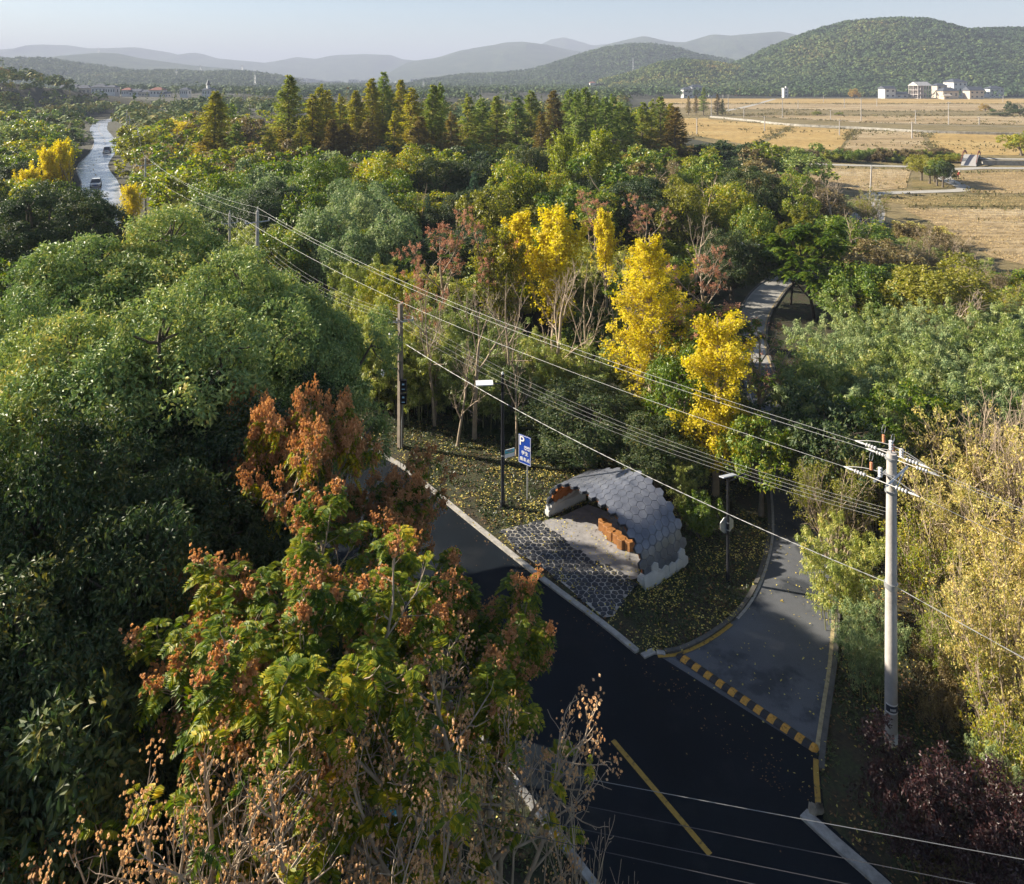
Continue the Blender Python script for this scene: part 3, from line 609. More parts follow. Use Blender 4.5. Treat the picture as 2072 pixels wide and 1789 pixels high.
fr = hill('hill', [(1390, 172), (1420, 160), (1460, 145), (1500, 131), (1545, 116), (1590, 93), (1625, 77), (1665, 63), (1700, 52), (1745, 46), (1790, 42), (1850, 46), (1900, 60), (1940, 66), (1990, 64), (2072, 66), (2200, 80), (2400, 110), (2650, 165)], 1180, 400, 500, HN, 'big wooded hill behind the village on the right', nx=260, ny=100, seed=21, spur=.4, sscale=.006, fine=7)

# ---- far woods: one mass each
def forestmat(name, stops, rough=.8, trans=.15):
    m, n, o = nmat(name); L = n.links.new; at = N(n, 'ShaderNodeAttribute', attribute_name='tint'); g = n.nodes.new('ShaderNodeNewGeometry')
    a = N(n, 'ShaderNodeMath', operation='MULTIPLY_ADD', i_1=.3, i_2=-.15); L(g.outputs['Random Per Island'], a.inputs[0])
    b = N(n, 'ShaderNodeMath', operation='ADD'); L(at.outputs['Fac'], b.inputs[0]); L(a.outputs[0], b.inputs[1])
    r = ramp(n, stops); L(b.outputs[0], r.inputs[0]); p = N(n, 'ShaderNodeBsdfPrincipled', i_Roughness=rough); L(r.outputs[0], p.inputs['Base Color']); p.inputs['Specular IOR Level'].default_value = .3
    t = n.nodes.new('ShaderNodeBsdfTranslucent'); L(r.outputs[0], t.inputs[0]); mx = N(n, 'ShaderNodeMixShader', i_0=trans); L(p.outputs[0], mx.inputs[1]); L(t.outputs[0], mx.inputs[2]); L(mx.outputs[0], o.inputs[0]); return m
def forest(name, x, y, z, R, H, nq, mat, label, seed, tint=None, cone=None, qs=.62):
    rng = np.random.default_rng(seed); k = len(x); tint = rng.random(k) if tint is None else tint
    X = np.repeat(x, nq); Y = np.repeat(y, nq); Z = np.repeat(z, nq); R_ = np.repeat(R, nq); H_ = np.repeat(H, nq)
    d = rdir(rng, k*nq); d[:, 2] = np.where(d[:, 2] < -.2, -d[:, 2], d[:, 2])
    rr = rng.uniform(.7, 1.1, k*nq)
    if cone is not None:
        cn = np.repeat(cone, nq); hh = rng.random(k*nq)**.8; rad = np.where(cn, (1-hh)*1.05+.05, 0)
        az = rng.random(k*nq)*6.28
        pc = np.c_[X+np.cos(az)*R_*rad, Y+np.sin(az)*R_*rad, Z+H_*(.08+.92*hh)]
    P = np.c_[X+d[:, 0]*R_*rr, Y+d[:, 1]*R_*rr, Z+H_-R_*.85+d[:, 2]*R_*.85*rr]
    if cone is not None: P = np.where(cn[:, None], pc, P)
    s = R_*qs*rng.uniform(.6, 1.2, len(P)); 
    if cone is not None: s = np.where(cn, s*.8, s)
    mb = MB(); ax = rdir(rng, len(P)); Nn = unit(d+rng.normal(size=d.shape)*.35+[0, 0, .3]); ax = unit(ax-(ax*Nn).sum(1)[:, None]*Nn)
    leaf_add(mb, P-ax*s[:, None]*.5, ax, Nn, s, s*.9, .12)
    o = tag(link(name, mb.mesh(name, mat, attr=np.repeat(np.repeat(tint, nq), 4))), label, None, None, 'stuff'); return o
F1 = forestmat('wood_mix', [(.0, (.02, .05, .018)), (.35, (.045, .085, .028)), (.6, (.08, .125, .035)), (.8, (.15, .18, .045)), (.93, (.2, .16, .05)), (1, (.2, .11, .05))])
F2 = forestmat('autumn_mix', [(.0, (.03, .06, .02)), (.35, (.07, .12, .03)), (.6, (.15, .19, .045)), (.78, (.28, .24, .05)), (.9, (.26, .16, .06)), (1, (.24, .1, .05))])
def on_hill(h, n, seed, y0, y1, x0=None, x1=None):
    rng = np.random.default_rng(seed); x = rng.uniform(h[0][0] if x0 is None else x0, h[0][-1] if x1 is None else x1, n); y = rng.uniform(h[1][0]+y0, h[1][-1]-y1, n); z = h[2](x, y)
    k = z > -.5; return x[k], y[k], z[k], rng
x, y, z, rng = on_hill(fr, 15500, 1, 0, 430, -0+260, 1130)
tn = np.clip(-.25+1.15*fbm(x*.009, y*.009, 4, 5)+.3*rng.random(len(x))+.25*np.clip((430-x)/150, 0, 1), 0, 1)
forest('hill_wood', x, y, z-1, rng.uniform(3.2, 6.2, len(x)), rng.uniform(6, 10, len(x)), 26, F1, 'dense green bamboo and broadleaf wood covering the big right hill', 31, tn)
x, y, z, rng = on_hill(fs, 3500, 2, 0, 250); tn = np.clip(.1+.7*fbm(x*.02, y*.02, 3, 6)+.25*rng.random(len(x)), 0, 1)
forest('hill_wood', x, y, z-1, rng.uniform(3, 5, len(x)), rng.uniform(6, 10, len(x)), 18, F2, 'green and rust coloured trees on the small knoll', 32, tn)
x, y, z, rng = on_hill(fm_, 9000, 3, 0, 560); tn = np.clip(.05+.6*fbm(x*.008, y*.008, 3, 7)+.2*rng.random(len(x)), 0, .85)
forest('hill_wood', x, y, z-1, rng.uniform(4.5, 8, len(x)), rng.uniform(8, 13, len(x)), 12, F1, 'dark green wood on the hill with the mast', 33, tn)
x, y, z, rng = on_hill(fh, 11000, 4, 0, 450); tn = np.clip(.1+.6*fbm(x*.008, y*.008, 3, 8)+.25*rng.random(len(x)), 0, 1)
forest('hill_wood', x, y, z-1, rng.uniform(4.5, 8, len(x)), rng.uniform(8, 13, len(x)), 12, F1, 'green wood on the low hill at the left', 34, tn)
# flat country between the near wood and the hills
rng = np.random.default_rng(77); n = 30000
y = 205+rng.random(n)**.85*1935; x = rng.uniform(-1, 1, n)*(y*.80+60)
k = (road_dist(x, y) > 7+y*.004) & ~inpoly(x, y, FIELD) & ~((x > y*.16) & (y < 715) & (x > 40)) & ~((x > 250) & (y > 715) & (y < 800) & (rng.random(n) < .6))
dens = fbm(x*.006, y*.004, 3, 3); k &= (dens > .33) | (y < 420)
k &= ~((abs(x/y+.33) < .065) & (y > 228) & (y < 330))      # the pale open field seen between the conifers
x, y = x[k], y[k]; far = y > 500; tn = np.clip(.25+.6*fbm(x*.012, y*.012, 3, 4)-.15+.4*rng.random(len(x)), 0, 1)
R = np.where(far, rng.uniform(3.5, 6.5, len(x)), rng.uniform(2.3, 4.6, len(x))); cone = rng.random(len(x)) < .1; H = np.where(cone, rng.uniform(10, 16, len(x)), R*1.15+rng.uniform(2, 4.5, len(x))); R = np.where(cone, R*.6, R)
z = gz(x, y)
a = ~far; forest('far_wood', x[a], y[a], z[a], R[a], H[a], 60, F2, 'mass of green, yellow and rust autumn trees beyond the conifer row', 35, tn[a], cone[a], .42)
a = far; forest('far_wood', x[a], y[a], z[a], R[a], H[a], 16, F1, 'hazy mass of trees across the plain below the mountains', 36, tn[a]*.9, cone[a], .6)
# ------------------------------------------------------------------ shelter
pole_m = solid('pole_concrete', (.42, .39, .36), .85, .22, 1.5, bump=.3, bscale=12); black_m = solid('black_paint', (.012, .013, .017), .4, .2, 3)
galv = solid('galvanised', (.45, .46, .47), .45, .15, 4, metal=.6); porc = solid('porcelain', (.62, .6, .58), .3, .1, 5); rust_ins = solid('brown_polymer', (.5, .2, .09), .5, .15, 5)
white_m = solid('white_paint', (.75, .75, .74), .5, .06, 4); wire_m = solid('wire_aluminium', (.34, .34, .34), .5, .1, 1, metal=.3); dwire_m = solid('wire_dark', (.05, .05, .055), .6, .1, 1)
sh = thing('bus_shelter', 'arched shelter of grey hexagonal panels with wooden lining beside the honeycomb paving', 'shelter', (3.44, 30.56, 0), math.atan2(-.796, .604))
HR = .2
tt = np.linspace(0, math.pi, 400); ux = -np.sign(np.cos(tt))*abs(np.cos(tt))**.8; uz = np.sin(tt)**.8
sl_ = np.r_[0, np.cumsum(np.hypot(np.diff(ux*3.0), np.diff(uz*2.3)))]; SLEN = sl_[-1]; A_ = 2.95
def shell(s, d, h):                                    # the vault widens and rises towards its back edge
    s = np.asarray(s, float); d = np.asarray(d, float); e = .12; A = 2.9+.13*d; ku = np.interp(s, sl_, ux); B = 2.06+d*(-.1+.37*np.clip((ku+.6)/.8, 0, 1))
    x = np.interp(s, sl_, ux)*A; z = .1+np.interp(s, sl_, uz)*B
    dx = (np.interp(s+e, sl_, ux)-np.interp(s-e, sl_, ux))*A; dz = (np.interp(s+e, sl_, uz)-np.interp(s-e, sl_, uz))*B; L_ = np.hypot(dx, dz)+1e-9
    return np.stack([x-dz/L_*h, d+.06*np.sin(np.pi*np.clip(s/SLEN, 0, 1)), z+dx/L_*h], -1)
rng = np.random.default_rng(8); panels, frame, soff, foot = MB(), MB(), MB(), [MB(), MB()]
hexa = [(math.cos(a), math.sin(a)) for a in np.arange(6)*math.pi/3]
def hexcell(mb, s, d, r, h0, h1, tilt=0, bev=0):
    ss = np.array([s+r*c for c, _ in hexa]); dd = np.array([d+r*q for _, q in hexa])
    hh = h1+np.array([tilt*(c*math.cos(tilt*90)+q*math.sin(tilt*90)) for c, q in hexa])
    lo = shell(ss, dd, h0); hi = shell(ss, dd, hh-bev); v = np.vstack([lo, hi]); mb.add(v, [[i, (i+1) % 6, 6+(i+1) % 6, 6+i] for i in range(6)])
    if bev:
        s2 = s+(ss-s)*.9; d2 = d+(dd-d)*.9; top = shell(s2, d2, hh); v = np.vstack([hi, top]); mb.add(v, [[i, (i+1) % 6, 6+(i+1) % 6, 6+i] for i in range(6)])
    else: top = hi
    c = top.mean(0); mb.addt(np.vstack([top, c]), [[i, (i+1) % 6, 6] for i in range(6)])
    c = lo.mean(0); mb.addt(np.vstack([lo, c]), [[(i+1) % 6, i, 6] for i in range(6)])
cs_, rs_ = 1.5*HR, math.sqrt(3)*HR; ncol = int(SLEN/cs_)
for i in range(ncol+1):
    s = i*cs_+.1
    for j in range(-1, 9):
        d = j*rs_+(.5*rs_ if i % 2 else 0)
        if d < -.12 or d > 2.15: continue
        low = s < .45+(.2 if (j+i) % 3 == 0 else 0) or s > SLEN-.5-(.3 if (j*5+i) % 4 == 0 else 0)
        if low:
            k = 0 if s < SLEN/2 else 1; hexcell(foot[k], s, d, HR*1.0, -.16, .085+rng.random()*.05, 0, .03); continue
        hexcell(frame, s, d, HR*1.0, -.06, .035)
        hexcell(panels, s, d, HR*.962, .037, .07, rng.normal()*.004, .006)
        if .1 < d < 2.0: hexcell(soff, s, d, HR*.985, -.11-rng.random()*.03, -.062)
pan_m = solid('grey_slate_panel', (.235, .24, .265), .32, .14, 2.2, spec=.7, metal=.25, stops=[(.3, (.1, .11, .135)), (.5, (.15, .16, .19)), (.7, (.2, .21, .235))])
soff_m = solid('orange_timber', (.33, .115, .03), .6, .3, 4); conc_m = solid('board_concrete', (.5, .49, .47), .85, .15, 2, bump=.4)
part('roof_panels', panels, pan_m, sh); part('frame', frame, solid('dark_steel', (.03, .035, .045), .45, .2, 3), sh); part('lining', soff, soff_m, sh)
for k, sx in ((0, -1), (1, 1)):
    f = foot[k]; n = 9; ys = np.linspace(-.12, 2.15, n); o_ = (2.92 if sx < 0 else 2.98)*sx; jag = rng.uniform(-.03, .03, n)
    prof = [(o_+.2*sx, -.1), (o_+.14*sx, .22), (o_+.04*sx, .5), (o_-.14*sx, .42), (o_-.18*sx, .1), (o_-.16*sx, -.1)]
    v = np.array([[px+jag[i]*sx, ys[i], pz+jag[i]*(1 if pz > .2 else 0)] for i in range(n) for px, pz in prof])
    f.add(v, [[i*6+a, i*6+(a+1) % 6, (i+1)*6+(a+1) % 6, (i+1)*6+a] for i in range(n-1) for a in range(6)])
    for e in (0, n-1): f.add(v[e*6:e*6+6], [[0, 1, 2, 3], [0, 3, 4, 5]])
    part('concrete_foot', f, conc_m, sh)
bench = thing('bench', 'zigzag bench of hexagonal orange timber blocks under the arched shelter', 'bench', tuple(G(1238, 1095)), 0)
wood_m = solid('bench_timber', (.3, .135, .045), .55, .35, 5); b0 = G(1238, 1095)
for (u, v) in [(1211, 1050), (1220, 1058), (1228, 1069), (1240, 1075), (1249, 1085), (1265, 1089), (1268, 1095)][:6]:
    c = G(u+9, v+3, .44)-b0; mb = MB(); a0 = .35; r = .23
    for rr_, z0, z1 in ((r, .05, .42), ): 
        ring = lambda q, z: np.array([[c.x+q*math.cos(a0+a*math.pi/3), c.y+q*math.sin(a0+a*math.pi/3), z] for a in range(6)])
        R0, R1, R2 = ring(r, .05), ring(r, .425), ring(r-.015, .44)
        for a, b in ((R0, R1), (R1, R2)): mb.add(np.vstack([a, b]), [[i, (i+1) % 6, 6+(i+1) % 6, 6+i] for i in range(6)])
        mb.addt(np.vstack([R2, R2.mean(0)]), [[i, (i+1) % 6, 6] for i in range(6)])
    part('timber_block', mb, wood_m, bench)
for t in (0.15, .5, .85):
    p = (G(1211, 1052, .44)*(1-t)+G(1265, 1091, .44)*t)-b0; mb = MB(); mb.box((p.x, p.y, .035), (.1, .1, .07)); part('steel_foot', mb, galv, bench)

# ------------------------------------------------------------------ poles, lamps, signs
def insulator(mb, p, d, L=.3, r=.055, k=4):
    d = np.array(d, float); d /= np.linalg.norm(d); p = np.array(p, float); pts, rad = [], []
    for i in range(k): 
        for f, q in ((0, .45), (.25, 1), (.6, 1), (.75, .45)): pts.append(p+d*L*(i+f)/k); rad.append(r*q)
    mb.tube(pts, rad, 8)
PA = G(1803, 1505); ldir = np.array([.663, -.749, 0]); adir = np.array([.749, .663, 0])
pa = thing('utility_pole', 'tall round concrete power pole right of the side road with ribbed insulators on top', 'utility pole', tuple(PA))
mb = MB(); mb.tube([(0, 0, -.3), (0, 0, 0), (.0, 0, 4), (.02, 0, 8.75)], [.185, .183, .165, .138], 16); part('pole', mb, pole_m, pa, True)
mb = MB()
for off in (-.17, .17):
    c = ldir*off; a, b = c+adir*-.8+[0, 0, 8.12], c+adir*.8+[0, 0, 8.12]; mb.tube([a, b], .04, 4)
for s in (-1, 1): mb.tube([ldir*.17+adir*s*.55+[0, 0, 8.08], ldir*.1+[0, 0, 7.6]], .022, 4)
for z in (8.6, 8.12, 7.6): mb.tube([(0, 0, z-.03), (0, 0, z+.03)], .175, 12)
mb.tube([(0, 0, 8.7), (0, 0, 8.9)], .03, 6)
part('crossarm', mb, galv, pa)
heads = {'mid': np.array([0, 0, 8.72]), 'l': adir*-.8+[0, 0, 8.2], 'r': adir*.8+[0, 0, 8.2]}
ends = {}
for k, h in heads.items():
    for s in (-1, 1):
        mb = MB(); p0 = h+ldir*s*.28; p1 = h+ldir*s*.42; mb.tube([h, p1], .014, 5); insulator(mb, p1, ldir*s, .34, .058); e0 = p1+ldir*s*.34; e1 = e0+ldir*s*.3
        mb.tube([e0, e0+ldir*s*.08, e1], [.022, .035, .016], 6); ends[k, s] = np.array(PA)+e1; part('strain_insulator', mb, porc, pa, True)
    mb = MB(); insulator(mb, h+[0, 0, .12], (0, 0, 1), .3, .065); part('post_insulator', mb, porc, pa, True)
    mb = MB(); q = h+ldir*-.25+adir*(.1 if k == 'mid' else 0); insulator(mb, q+[0, 0, .22], (0, 0, 1), .24, .05, 5); part('arrester', mb, rust_ins, pa, True)
    mb = MB(); t = np.linspace(0, 1, 12); e = ends[k, -1]-np.array(PA); f = ends[k, 1]-np.array(PA)
    P = e[None]*(1-t[:, None])+f[None]*t[:, None]; P[:, 2] += np.sin(t*math.pi)*.26; mb.tube(P, .011, 5)
    th = np.linspace(.3, 5.6, 12); mb.tube(q[None]+np.c_[np.sin(th)*.13*adir[0], np.sin(th)*.13*adir[1], .62-np.cos(th)*.14], .009, 4); part('jumper_wire', mb, wire_m, pa)
mb = MB(); th = np.linspace(-2.9, -.6, 8); R_ = .182
v = np.array([[R_*math.cos(a), R_*math.sin(a), z] for z in (1.02, 1.3) for a in th]); mb.add(v, [[i, i+1, 9+i, 8+i] for i in range(7)]); part('number_plate', mb, solid('dark_plate', (.02, .03, .05), .5), pa)
mb = MB()
for z in (1.02, 1.26):
    v = np.array([[(R_+.002)*math.cos(a), (R_+.002)*math.sin(a), zz] for zz in (z, z+.045) for a in th]); mb.add(v, [[i, i+1, 9+i, 8+i] for i in range(7)])
for k, a in enumerate(np.linspace(-2.1, -1.35, 5)): mb.box(((R_+.003)*math.cos(a), (R_+.003)*math.sin(a), 1.15), (.02, .006, .07), a+1.57)
part('plate_marking', mb, white_m, pa)
mb = MB(); v = np.array([[.186*math.cos(a), .186*math.sin(a), z] for z in (.12, .42) for a in np.linspace(-1.6, -.5, 6)]); mb.add(v, [[i, i+1, 7+i, 6+i] for i in range(5)]); part('notice', mb, solid('pale_notice', (.55, .57, .6), .6), pa)
mb = MB(); mb.tube([(0, 0, 4.7), (0, 0, 4.86)], .19, 12); part('clamp', mb, galv, pa)

def simple_pole(p, H, r, label, square=False, arm=1.3, armdir=adir, name='utility_pole', group=None, three=True, m=pole_m):
    o = thing(name, label, 'utility pole', tuple(p), 0, group); mb = MB()
    if square: mb.tube([(0, 0, -.3), (0, 0, H)], [r*1.3, r*1.1], 4)
    else: mb.tube([(0, 0, -.3), (0, 0, H)], [r*1.15, r*.8], 8)
    part('pole', mb, m, o); mb = MB(); a = np.array(armdir); z = H-.9 if three else H-.25
    mb.tube([a*-arm/2+[0, 0, z], a*arm/2+[0, 0, z]], r*.35, 4)
    part('crossarm', mb, galv, o)
    for q in (a*-arm/2+[0, 0, z], a*arm/2+[0, 0, z], np.array([0, 0, H])):
        mb = MB(); mb.tube([q, q+[0, 0, .28]], [.05, .035], 6); part('insulator', mb, porc, o)
    return o
PC = AT(521, 425, 57.5); PC = Vector((PC.x, PC.y, 0)); PD = Vector((AT(294, 318, 96.4).x, 96.4, 0)); PE = Vector((AT(279, 262, 148).x, 148, 0)); PF = Vector((AT(262, 240, 195).x, 195, 0))
simple_pole(PC, 9.4, .16, 'grey power pole with a U shaped crossarm rising from the trees left of centre', arm=1.9)
simple_pole(PD, 9.3, .15, 'power pole standing right of the silver car on the far road', arm=2.2)
simple_pole(PE, 9.3, .15, 'dark power pole beyond the pole by the silver car', arm=2.0)
simple_pole(PF, 9.8, .15, 'farthest dark power pole beside the bend of the far road', arm=2.0)
simple_pole(Vector((AT(257, 233, 238).x, 238, 0)), 9.5, .15, 'thin power pole right behind the farthest bend pole', arm=2.0)
# left roadside pole with cameras and boxes
PB = Vector((AT(810, 700, 38.9).x, 38.9, 0))
pb = thing('utility_pole', 'square brown concrete pole with cameras and black boxes beside the big camphor trees', 'utility pole', tuple(PB))
bm_ = solid('brown_concrete', (.2, .165, .13), .85, .3, 2.5); mb = MB(); mb.tube([(0, 0, -.3), (0, 0, 7.8)], [.175, .14], 4); part('pole', mb, bm_, pb)
mb = MB(); ad = np.array([.95, .3, 0])
for s in (-.12, .12): mb.tube([ad*-.65+[0, s, 6.85], ad*.75+[0, s, 6.85]], .025, 4)
part('crossarm', mb, galv, pb); B_tips = []
for k in range(4):
    p = ad*(-.6+k*.43)+[0, 0, 6.9]; mb = MB(); insulator(mb, p, (0, 0, 1), .14, .04, 2); part('insulator', mb, porc, pb); B_tips.append(np.array(PB)+p+[0, 0, .12])
for (z, L_, r, nm) in ((6.35, -.5, .12, 'dome_camera'), (4.3, -.95, .1, 'bullet_camera')):
    mb = MB(); mb.tube([(0, 0, z), (L_, -.05, z-.02)], .035, 6); ar = part('camera_arm', mb, black_m, pb)
    mb = MB(); mb.tube([(L_, -.05, z-.02), (L_, -.05, z-.12), (L_, -.05, z-.3), (L_, -.05, z-.42)], [.04, r, r, r*.5], 10); link(nm, mb.mesh(nm, white_m), ar)
for z, h in ((3.45, .62), (2.75, .55)):
    mb = MB(); mb.box((.2, -.2, z), (.34, .2, h)); bx = part('control_box', mb, black_m, pb)
    mb = MB(); mb.box((.2, -.304, z+.1), (.12, .006, .09)); mb.box((.2, -.304, z-.16), (.16, .006, .05)); link('box_label', mb.mesh('box_label', solid('pale_blue_label', (.4, .6, .75), .5)), bx)
mb = MB(); mb.tube([(.16, -.16, 2.5), (.1, -.2, 1.4), (.1, -.2, 0)], .018, 5); part('conduit', mb, galv, pb)
mb = MB(); mb.tube([(-.02, -.18, 6.2), (-.0, -.2, 3.7)], .03, 5); part('cable', mb, black_m, pb)
# street lamps
def lamp(p, H, label, panel, r=.055):
    o = thing('street_lamp', label, 'street lamp', tuple(p)); mb = MB(); mb.tube([(0, 0, -.1), (0, 0, .25), (0, 0, .3), (0, 0, H)], [r*1.5, r*1.5, r*1.1, r*.8], 10); part('pole', mb, black_m, o)
    return o
l1 = lamp(G(1017, 1026), 6.2, 'tall black street lamp with a flat white panel, beside the blue parking sign', None, .085)
mb = MB(); mb.tube([(0, 0, 5.75), (-.5, -.02, 5.78)], .03, 6); part('lamp_arm', mb, black_m, l1)
mb = MB(); mb.box((-.85, -.02, 5.8), (.8, .42, .05), .1, rx=.12); part('lamp_panel', mb, white_m, l1)
mb = MB(); mb.tube([(0, 0, 6.2), (0, 0, 6.25), (0, 0, 6.32)], [.05, .06, .02], 8); part('cap', mb, white_m, l1)
l2 = lamp(G(1473, 1176), 4.15, 'short black street lamp carrying a grey octagonal sign at the side road', None, .06)
mb = MB(); mb.box((0, 0, 4.2), (.62, .32, .035), .35, rx=-.3); part('solar_panel', mb, solid('panel_face', (.35, .38, .43), .25), l2)
mb = MB(); mb.tube([(0, 0, 3.95), (.5, .25, 4.02)], .022, 6); mb.tube([(.45, .23, 4.02), (.85, .42, 4.05)], .045, 4); part('lamp_arm', mb, black_m, l2)
l3 = lamp(G(1508, 582), 4.1, 'thin black street lamp with a slim lit arm where the side road bends', None, .06)
mb = MB(); mb.tube([(0, 0, 3.9), (.5, 0, 4.0)], .025, 6); mb.box((.9, 0, 4.1), (.95, .22, .05), 0, rx=.2); part('lamp_arm', mb, galv, l3)
mb = MB(); mb.box((-.3, .1, 4.2), (.5, .4, .03), .5, rx=.4); part('solar_panel', mb, galv, l3)
l4 = lamp(Vector((-1.45, 16.6, 0)), 4.3, 'thin grey lamp post half hidden in the bare branches by the near kerb', None, .045)
mb = MB(); mb.tube([(0, 0, 4.3), (-.35, .1, 4.5), (-.6, .2, 4.5)], .03, 6); part('lamp_arm', mb, galv, l4)
# octagonal sign seen from behind
so = thing('road_sign', 'octagonal road sign seen from behind on the short black street lamp', 'road sign', tuple(G(1473, 1176)+Vector((0, .0, 2.2))), math.radians(20))
mb = MB(); o8 = [(.34*math.cos(a), .34*math.sin(a)) for a in np.arange(8)*math.pi/4+math.pi/8]
v = np.array([[x, y_, z] for y_ in (.07, .085) for x, z in o8]); mb.add(v, [[i, (i+1) % 8, 8+(i+1) % 8, 8+i] for i in range(8)])
for k in (0, 8): mb.add(v[k:k+8], [[0, 1, 2, 3], [0, 3, 4, 7], [4, 5, 6, 7]])
part('sign_plate', mb, galv, so); mb = MB()
for z in (-.14, .14): mb.box((0, .055, z), (.36, .03, .035)); mb.tube([(0, 0, z-.02), (0, 0, z+.02)], .075, 8)
part('bracket', mb, galv, so)
# text on signs
def text_mesh(body, size, name='lettering'):
    c = bpy.data.curves.new('t', 'FONT'); c.body = body; c.size = size; c.align_x = 'CENTER'; c.align_y = 'CENTER'; c.extrude = .002; c.offset = .0015*size/.15
    o = bpy.data.objects.new('t', c); C.objects.link(o); dg = bpy.context.evaluated_depsgraph_get(); dg.update()
    m = bpy.data.meshes.new_from_object(o.evaluated_get(dg)); bpy.data.objects.remove(o); m.name = name; return m
def put_text(body, size, parent, x, z, mat, y=-.024, sx=1):
    m = text_mesh(body, size); m.materials.clear(); m.materials.append(mat); o = link('lettering', m, parent); o.rotation_euler = (math.pi/2, 0, 0); o.location = (x, y, z); o.scale = (sx, 1, 1); return o
blue = solid('sign_blue', (.008, .05, .32), .45, .06, 3); sw = solid('sign_white', (.8, .8, .8), .5, .04, 3)
ps = thing('parking_sign', 'tall blue parking sign with white lettering on a grey post', 'road sign', tuple(G(1066, 1013)), math.radians(-38))
mb = MB(); mb.tube([(.0, .05, -.2), (.0, .05, 3.0)], .038, 8); part('post', mb, galv, ps)
mb = MB(); mb.box((-.12, 0, 2.36), (.72, .03, 1.34)); bd = part('board', mb, blue, ps)
mb = MB()
for (x, z, w_, h_) in ((-.12, 3.015, .7, .014), (-.12, 1.705, .7, .014), (-.463, 2.36, .014, 1.3), (.223, 2.36, .014, 1.3)): mb.box((x, -.0165, z), (w_, .008, h_))
link('border', mb.mesh('border', sw), bd)
put_text('P', .62, bd, -.29, 2.74, sw); put_text('学生', .21, bd, -.1, 2.2, sw); put_text('乘车点', .2, bd, -.1, 1.9, sw)
mb = MB()                                               # little bus pictogram beside the P
for (x, z, w_, h_) in ((.03, 2.55, .34, .018), (.03, 2.41, .34, .018), (-.13, 2.48, .018, .14), (.2, 2.47, .018, .12)): mb.box((x, -.0175, z), (w_, .008, h_))
for x in (-.07, 0, .07, .14): mb.box((x, -.0185, 2.495), (.05, .008, .05))
for x in (-.06, .12): mb.box((x, -.0195, 2.4), (.06, .008, .04))
link('pictogram', mb.mesh('pictogram', sw), bd)
ns = thing('notice_board', 'small light blue and white notice on the tall black lamp pole', 'notice board', (l1.location.x+.06, l1.location.y, 2.45), math.radians(28))
mb = MB(); mb.box((.3, 0, .0), (.52, .02, .38)); nb = part('board', mb, sw, ns); mb = MB(); mb.box((.3, -.0135, .1), (.5, .008, .17)); link('header', mb.mesh('header', solid('sky_blue', (.12, .5, .62), .5)), nb)
mb = MB(); mb.box((.3, -.0155, .015), (.5, .008, .03)); link('stripe', mb.mesh('stripe', solid('stripe_green', (.1, .35, .12), .6)), nb)
mb = MB()
for i, x in enumerate(np.linspace(.15, .37, 5)): mb.box((x, -.019, .135), (.032, .006, .035)); mb.box((x+.08, -.019, .085), (.032, .006, .03))
link('red_marks', mb.mesh('red_marks', solid('red_ink', (.5, .06, .04), .6)), nb)
mb = MB(); mb.tube([(-.09, 0, -.03), (.06, 0, -.03)], .02, 5); mb.tube([(-.06, -.0, -.06), (-.06, 0, .0)], .08, 8); part('bracket', mb, galv, ns)
n2 = thing('notice_board', 'blue and white board half hidden under the near pod trees', 'notice board', (-3.0, 17.3, 0), .3)
mb = MB(); mb.box((0, 0, 2.15), (.6, .03, .42)); bb_ = part('board', mb, sw, n2); mb = MB(); mb.box((0, -.02, 2.28), (.56, .008, .14)); link('header', mb.mesh('header', MATS['sky_blue']), bb_)
mb = MB(); mb.tube([(0, .05, 0), (0, .05, 2.4)], .03, 6); part('post', mb, galv, n2)

# ------------------------------------------------------------------ wires
def wire(name, pts, r, m, label, group=None, sag=.6, n=18, twist=0):
    mb = MB(); out = []
    for a, b, sg in zip(pts[:-1], pts[1:], sag if isinstance(sag, (list, tuple)) else [sag]*9):
        t = np.linspace(0, 1, n)[:, None]; P = np.array(a)*(1-t)+np.array(b)*t; P[:, 2:] -= 4*sg*t*(1-t); out.append(P)
    P = np.concatenate(out)
    if twist:
        s = np.linspace(0, len(P)*2.2, len(P)*3); Q = np.stack([np.interp(np.linspace(0, len(P)-1, len(s)), range(len(P)), P[:, k]) for k in range(3)], 1)
        for ph in (0, math.pi): mb.tube(Q+np.c_[np.zeros(len(s)), np.cos(s*3+ph)*twist, np.sin(s*3+ph)*twist], r, 4)
    else: mb.tube(P, r, 4)
    return tag(link(name, mb.mesh(name, m)), label, 'cable', group)
dwire2 = solid('wire_grey', (.25, .25, .24), .6, .1, 1)
gw = 'conductors strung between the power poles'
def head(p, H, arm, k): a = np.array(adir)*arm/2; return np.array(p)+{'mid': np.array([0, 0, H+.28]), 'l': -a+[0, 0, H-.62], 'r': a+[0, 0, H-.62]}[k]
NX = np.array(PA)+ldir*50
for k, lab in (('mid', 'uppermost conductor running from the pole top over the wood to the far road'), ('l', 'conductor on the road side of the tall concrete pole, lowest of its three'), ('r', 'conductor on the field side of the tall concrete pole')):
    wire('power_cable', [head(PF, 9.8, 2, k), head(PE, 9.3, 2, k), head(PD, 9.3, 2.2, k), head(PC, 9.4, 1.9, k), ends[k, -1]], 0.0052, wire_m, lab, gw, [.7, .9, .9, 1.0])
    off = heads[k]; wire('power_cable', [ends[k, 1], NX+off*[1, 1, 0]+[0, 0, 8.6]], 0.0052, wire_m, lab.split(' ')[0]+' conductor leaving the tall concrete pole towards the lower right' if k != 'l' else 'nearest conductor leaving the tall concrete pole towards the lower right', gw, 1.0)
